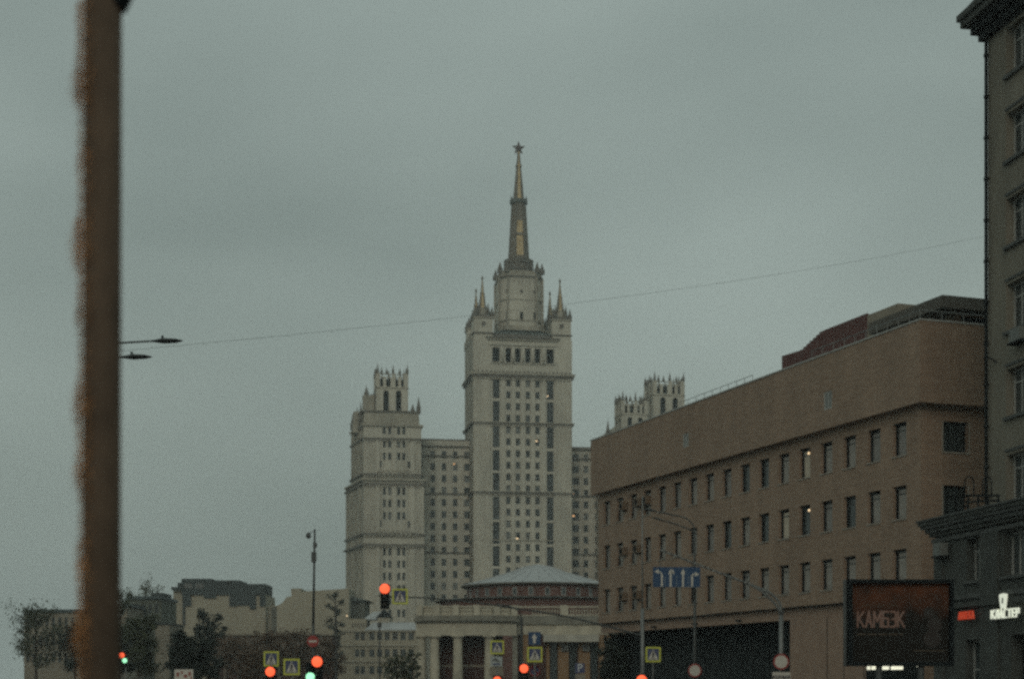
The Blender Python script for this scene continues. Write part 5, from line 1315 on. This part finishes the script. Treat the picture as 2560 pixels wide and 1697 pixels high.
tree(285, 1560, 140, 40, 'dark bushy tree lowest at the far left edge by the small red light', leaf_d, 2400)
tree(345, 1545, 150, 50, 'dark green tree between the far-left red light and the pale building strip', leaf_g, 3000, ls=1.2)
tree(452, 1560, 150, 42, 'dark evergreen directly above the small white sign board', leaf_d, 3000, 'cone', ls=1.2)
tree(520, 1528, 190, 44, 'dark upright tree in front of the plain beige block', leaf_d, 3000, ls=1.1)
tree(490, 1600, 120, 60, 'low black-green tree below the upright tree, right of the white sign board', leaf_d, 3200, ls=1.1)
tree(600, 1600, 170, 60, 'brown thinning tree left of the leftmost crossing sign', leaf_b, 1900)
tree(680, 1585, 175, 60, 'brown thinning tree behind the leftmost crossing sign', leaf_b, 1900)
tree(750, 1580, 180, 58, 'brown thinning tree behind the round no-entry sign', leaf_b, 1900)
tree(822, 1600, 180, 40, 'brown thinning tree right of the red light under the no-entry sign', leaf_b, 1300)
tree(640, 1630, 140, 50, 'low brown shrub-like tree between the two lower-left crossing signs', leaf_b, 1500)
tree(990, 1640, 150, 34, 'sparse dark tree before the right half of the ornate house', leaf_g, 700)
tree(1030, 1625, 150, 24, 'sparse narrow tree against the left end of the white portico', leaf_g, 600)
tree(838, 1462, 300, 26, 'small dark bushy tree top beside the skyscraper foot', leaf_d, 1500)
tree(1560, 1585, 130, 48, 'dark dense tree between the pavilion and the office building', leaf_d, 3600, ls=1.2)
tree(1530, 1620, 125, 36, 'lower dark tree at the right end of the pavilion, left of the signal mast', leaf_d, 2200, ls=1.2)
tree(90, 1520, 210, 70, 'broad dull tree at the extreme left beyond the near post', leaf_g, 3200)
tree(190, 1560, 170, 50, 'dark tree just left of the near post', leaf_d, 2600)

# ================================================================ NEAR POST (dark, out of focus at the left; added light-leak fringe)
Yn = 4.0
t = thing('leak_fringed_post', (XP(232, Yn), Yn, 0), 'dark leak-browned post with added light-leak fringe, close to the camera at left, out of focus', 'post')
postm = mat('leak_browned_post', (.075, .052, .035), .9, noise=.35, nscale=14, stretch=(1, 1, .4), bump=.3)  # brown cast of the light leak put into the post colour
leak_m = mat('orange_leak_glow', (.34, .17, .075), .9, noise=.5, nscale=8)  # orange glow of a light leak, put into an added fringe
m = MB(); pts = [(258, 1743 + 250), (254, 1500), (252, 1200), (250, 850), (256, 500), (262, 200), (266, -60)]
pts = [(XP(a - 8, Yn), Yn, max(0, ZP(b, Yn))) for a, b in pts]; pts[0] = (pts[0][0], Yn, 0)
m.cyl(pts[0], pts[-1], .046, .046, 24, postm); m.build('pole', t, smooth=True)
m = MB(); m.tube([P(288, 22, Yn), P(300, -60, Yn)], .03, 10, black, .05); m.build('cap', t)
vs, fs = [], []; rg = random.Random(5); fb = MB()
for i in range(15000):
    z = rg.uniform(0.1, 3.4); py = 1700 - (z - CH) * F / Yn
    xc = XP(246, Yn); a = rg.uniform(math.pi * .55, math.pi * 1.45) + rg.uniform(-.3, .3)
    r = .045; clump = .5 + .5 * math.sin(z * 23) * math.sin(z * 9.1 + 1)
    p = Vector((xc + r * math.cos(a), Yn + r * math.sin(a), z)); ln = rg.uniform(.014, .042) * (.35 + 1.3 * clump ** 2)
    d = Vector((math.cos(a) * .7 + rg.uniform(-.3, .1), math.sin(a) * .5 + rg.uniform(-.3, .3), -1.0)).normalized()
    s_ = Vector((rg.uniform(-1, 1), rg.uniform(-1, 1), 0)).normalized() * .0008
    b = len(vs); vs += [p - s_, p + s_, p + d * ln]; fs.append((b, b + 1, b + 2))
fb.mesh(vs, fs, leak_m); fb.build('leak_fringe', t, kind='stuff')

# ================================================================ HAZE
hz = bpy.data.materials.new('haze'); hz.use_nodes = True; ht = hz.node_tree; ht.nodes.clear()
ho = ht.nodes.new('ShaderNodeOutputMaterial'); hv = ht.nodes.new('ShaderNodeVolumePrincipled')
hv.inputs['Color'].default_value = (.86, .93, .92, 1); hv.inputs['Density'].default_value = .00042; hv.inputs['Anisotropy'].default_value = .2
ht.links.new(hv.outputs[0], ho.inputs['Volume'])
m = MB(); m.box(-805, 805, -65, 1505, -1, 172, hz); h = m.build('haze', kind='stuff'); h['label'] = 'thin grey evening haze over the whole street'
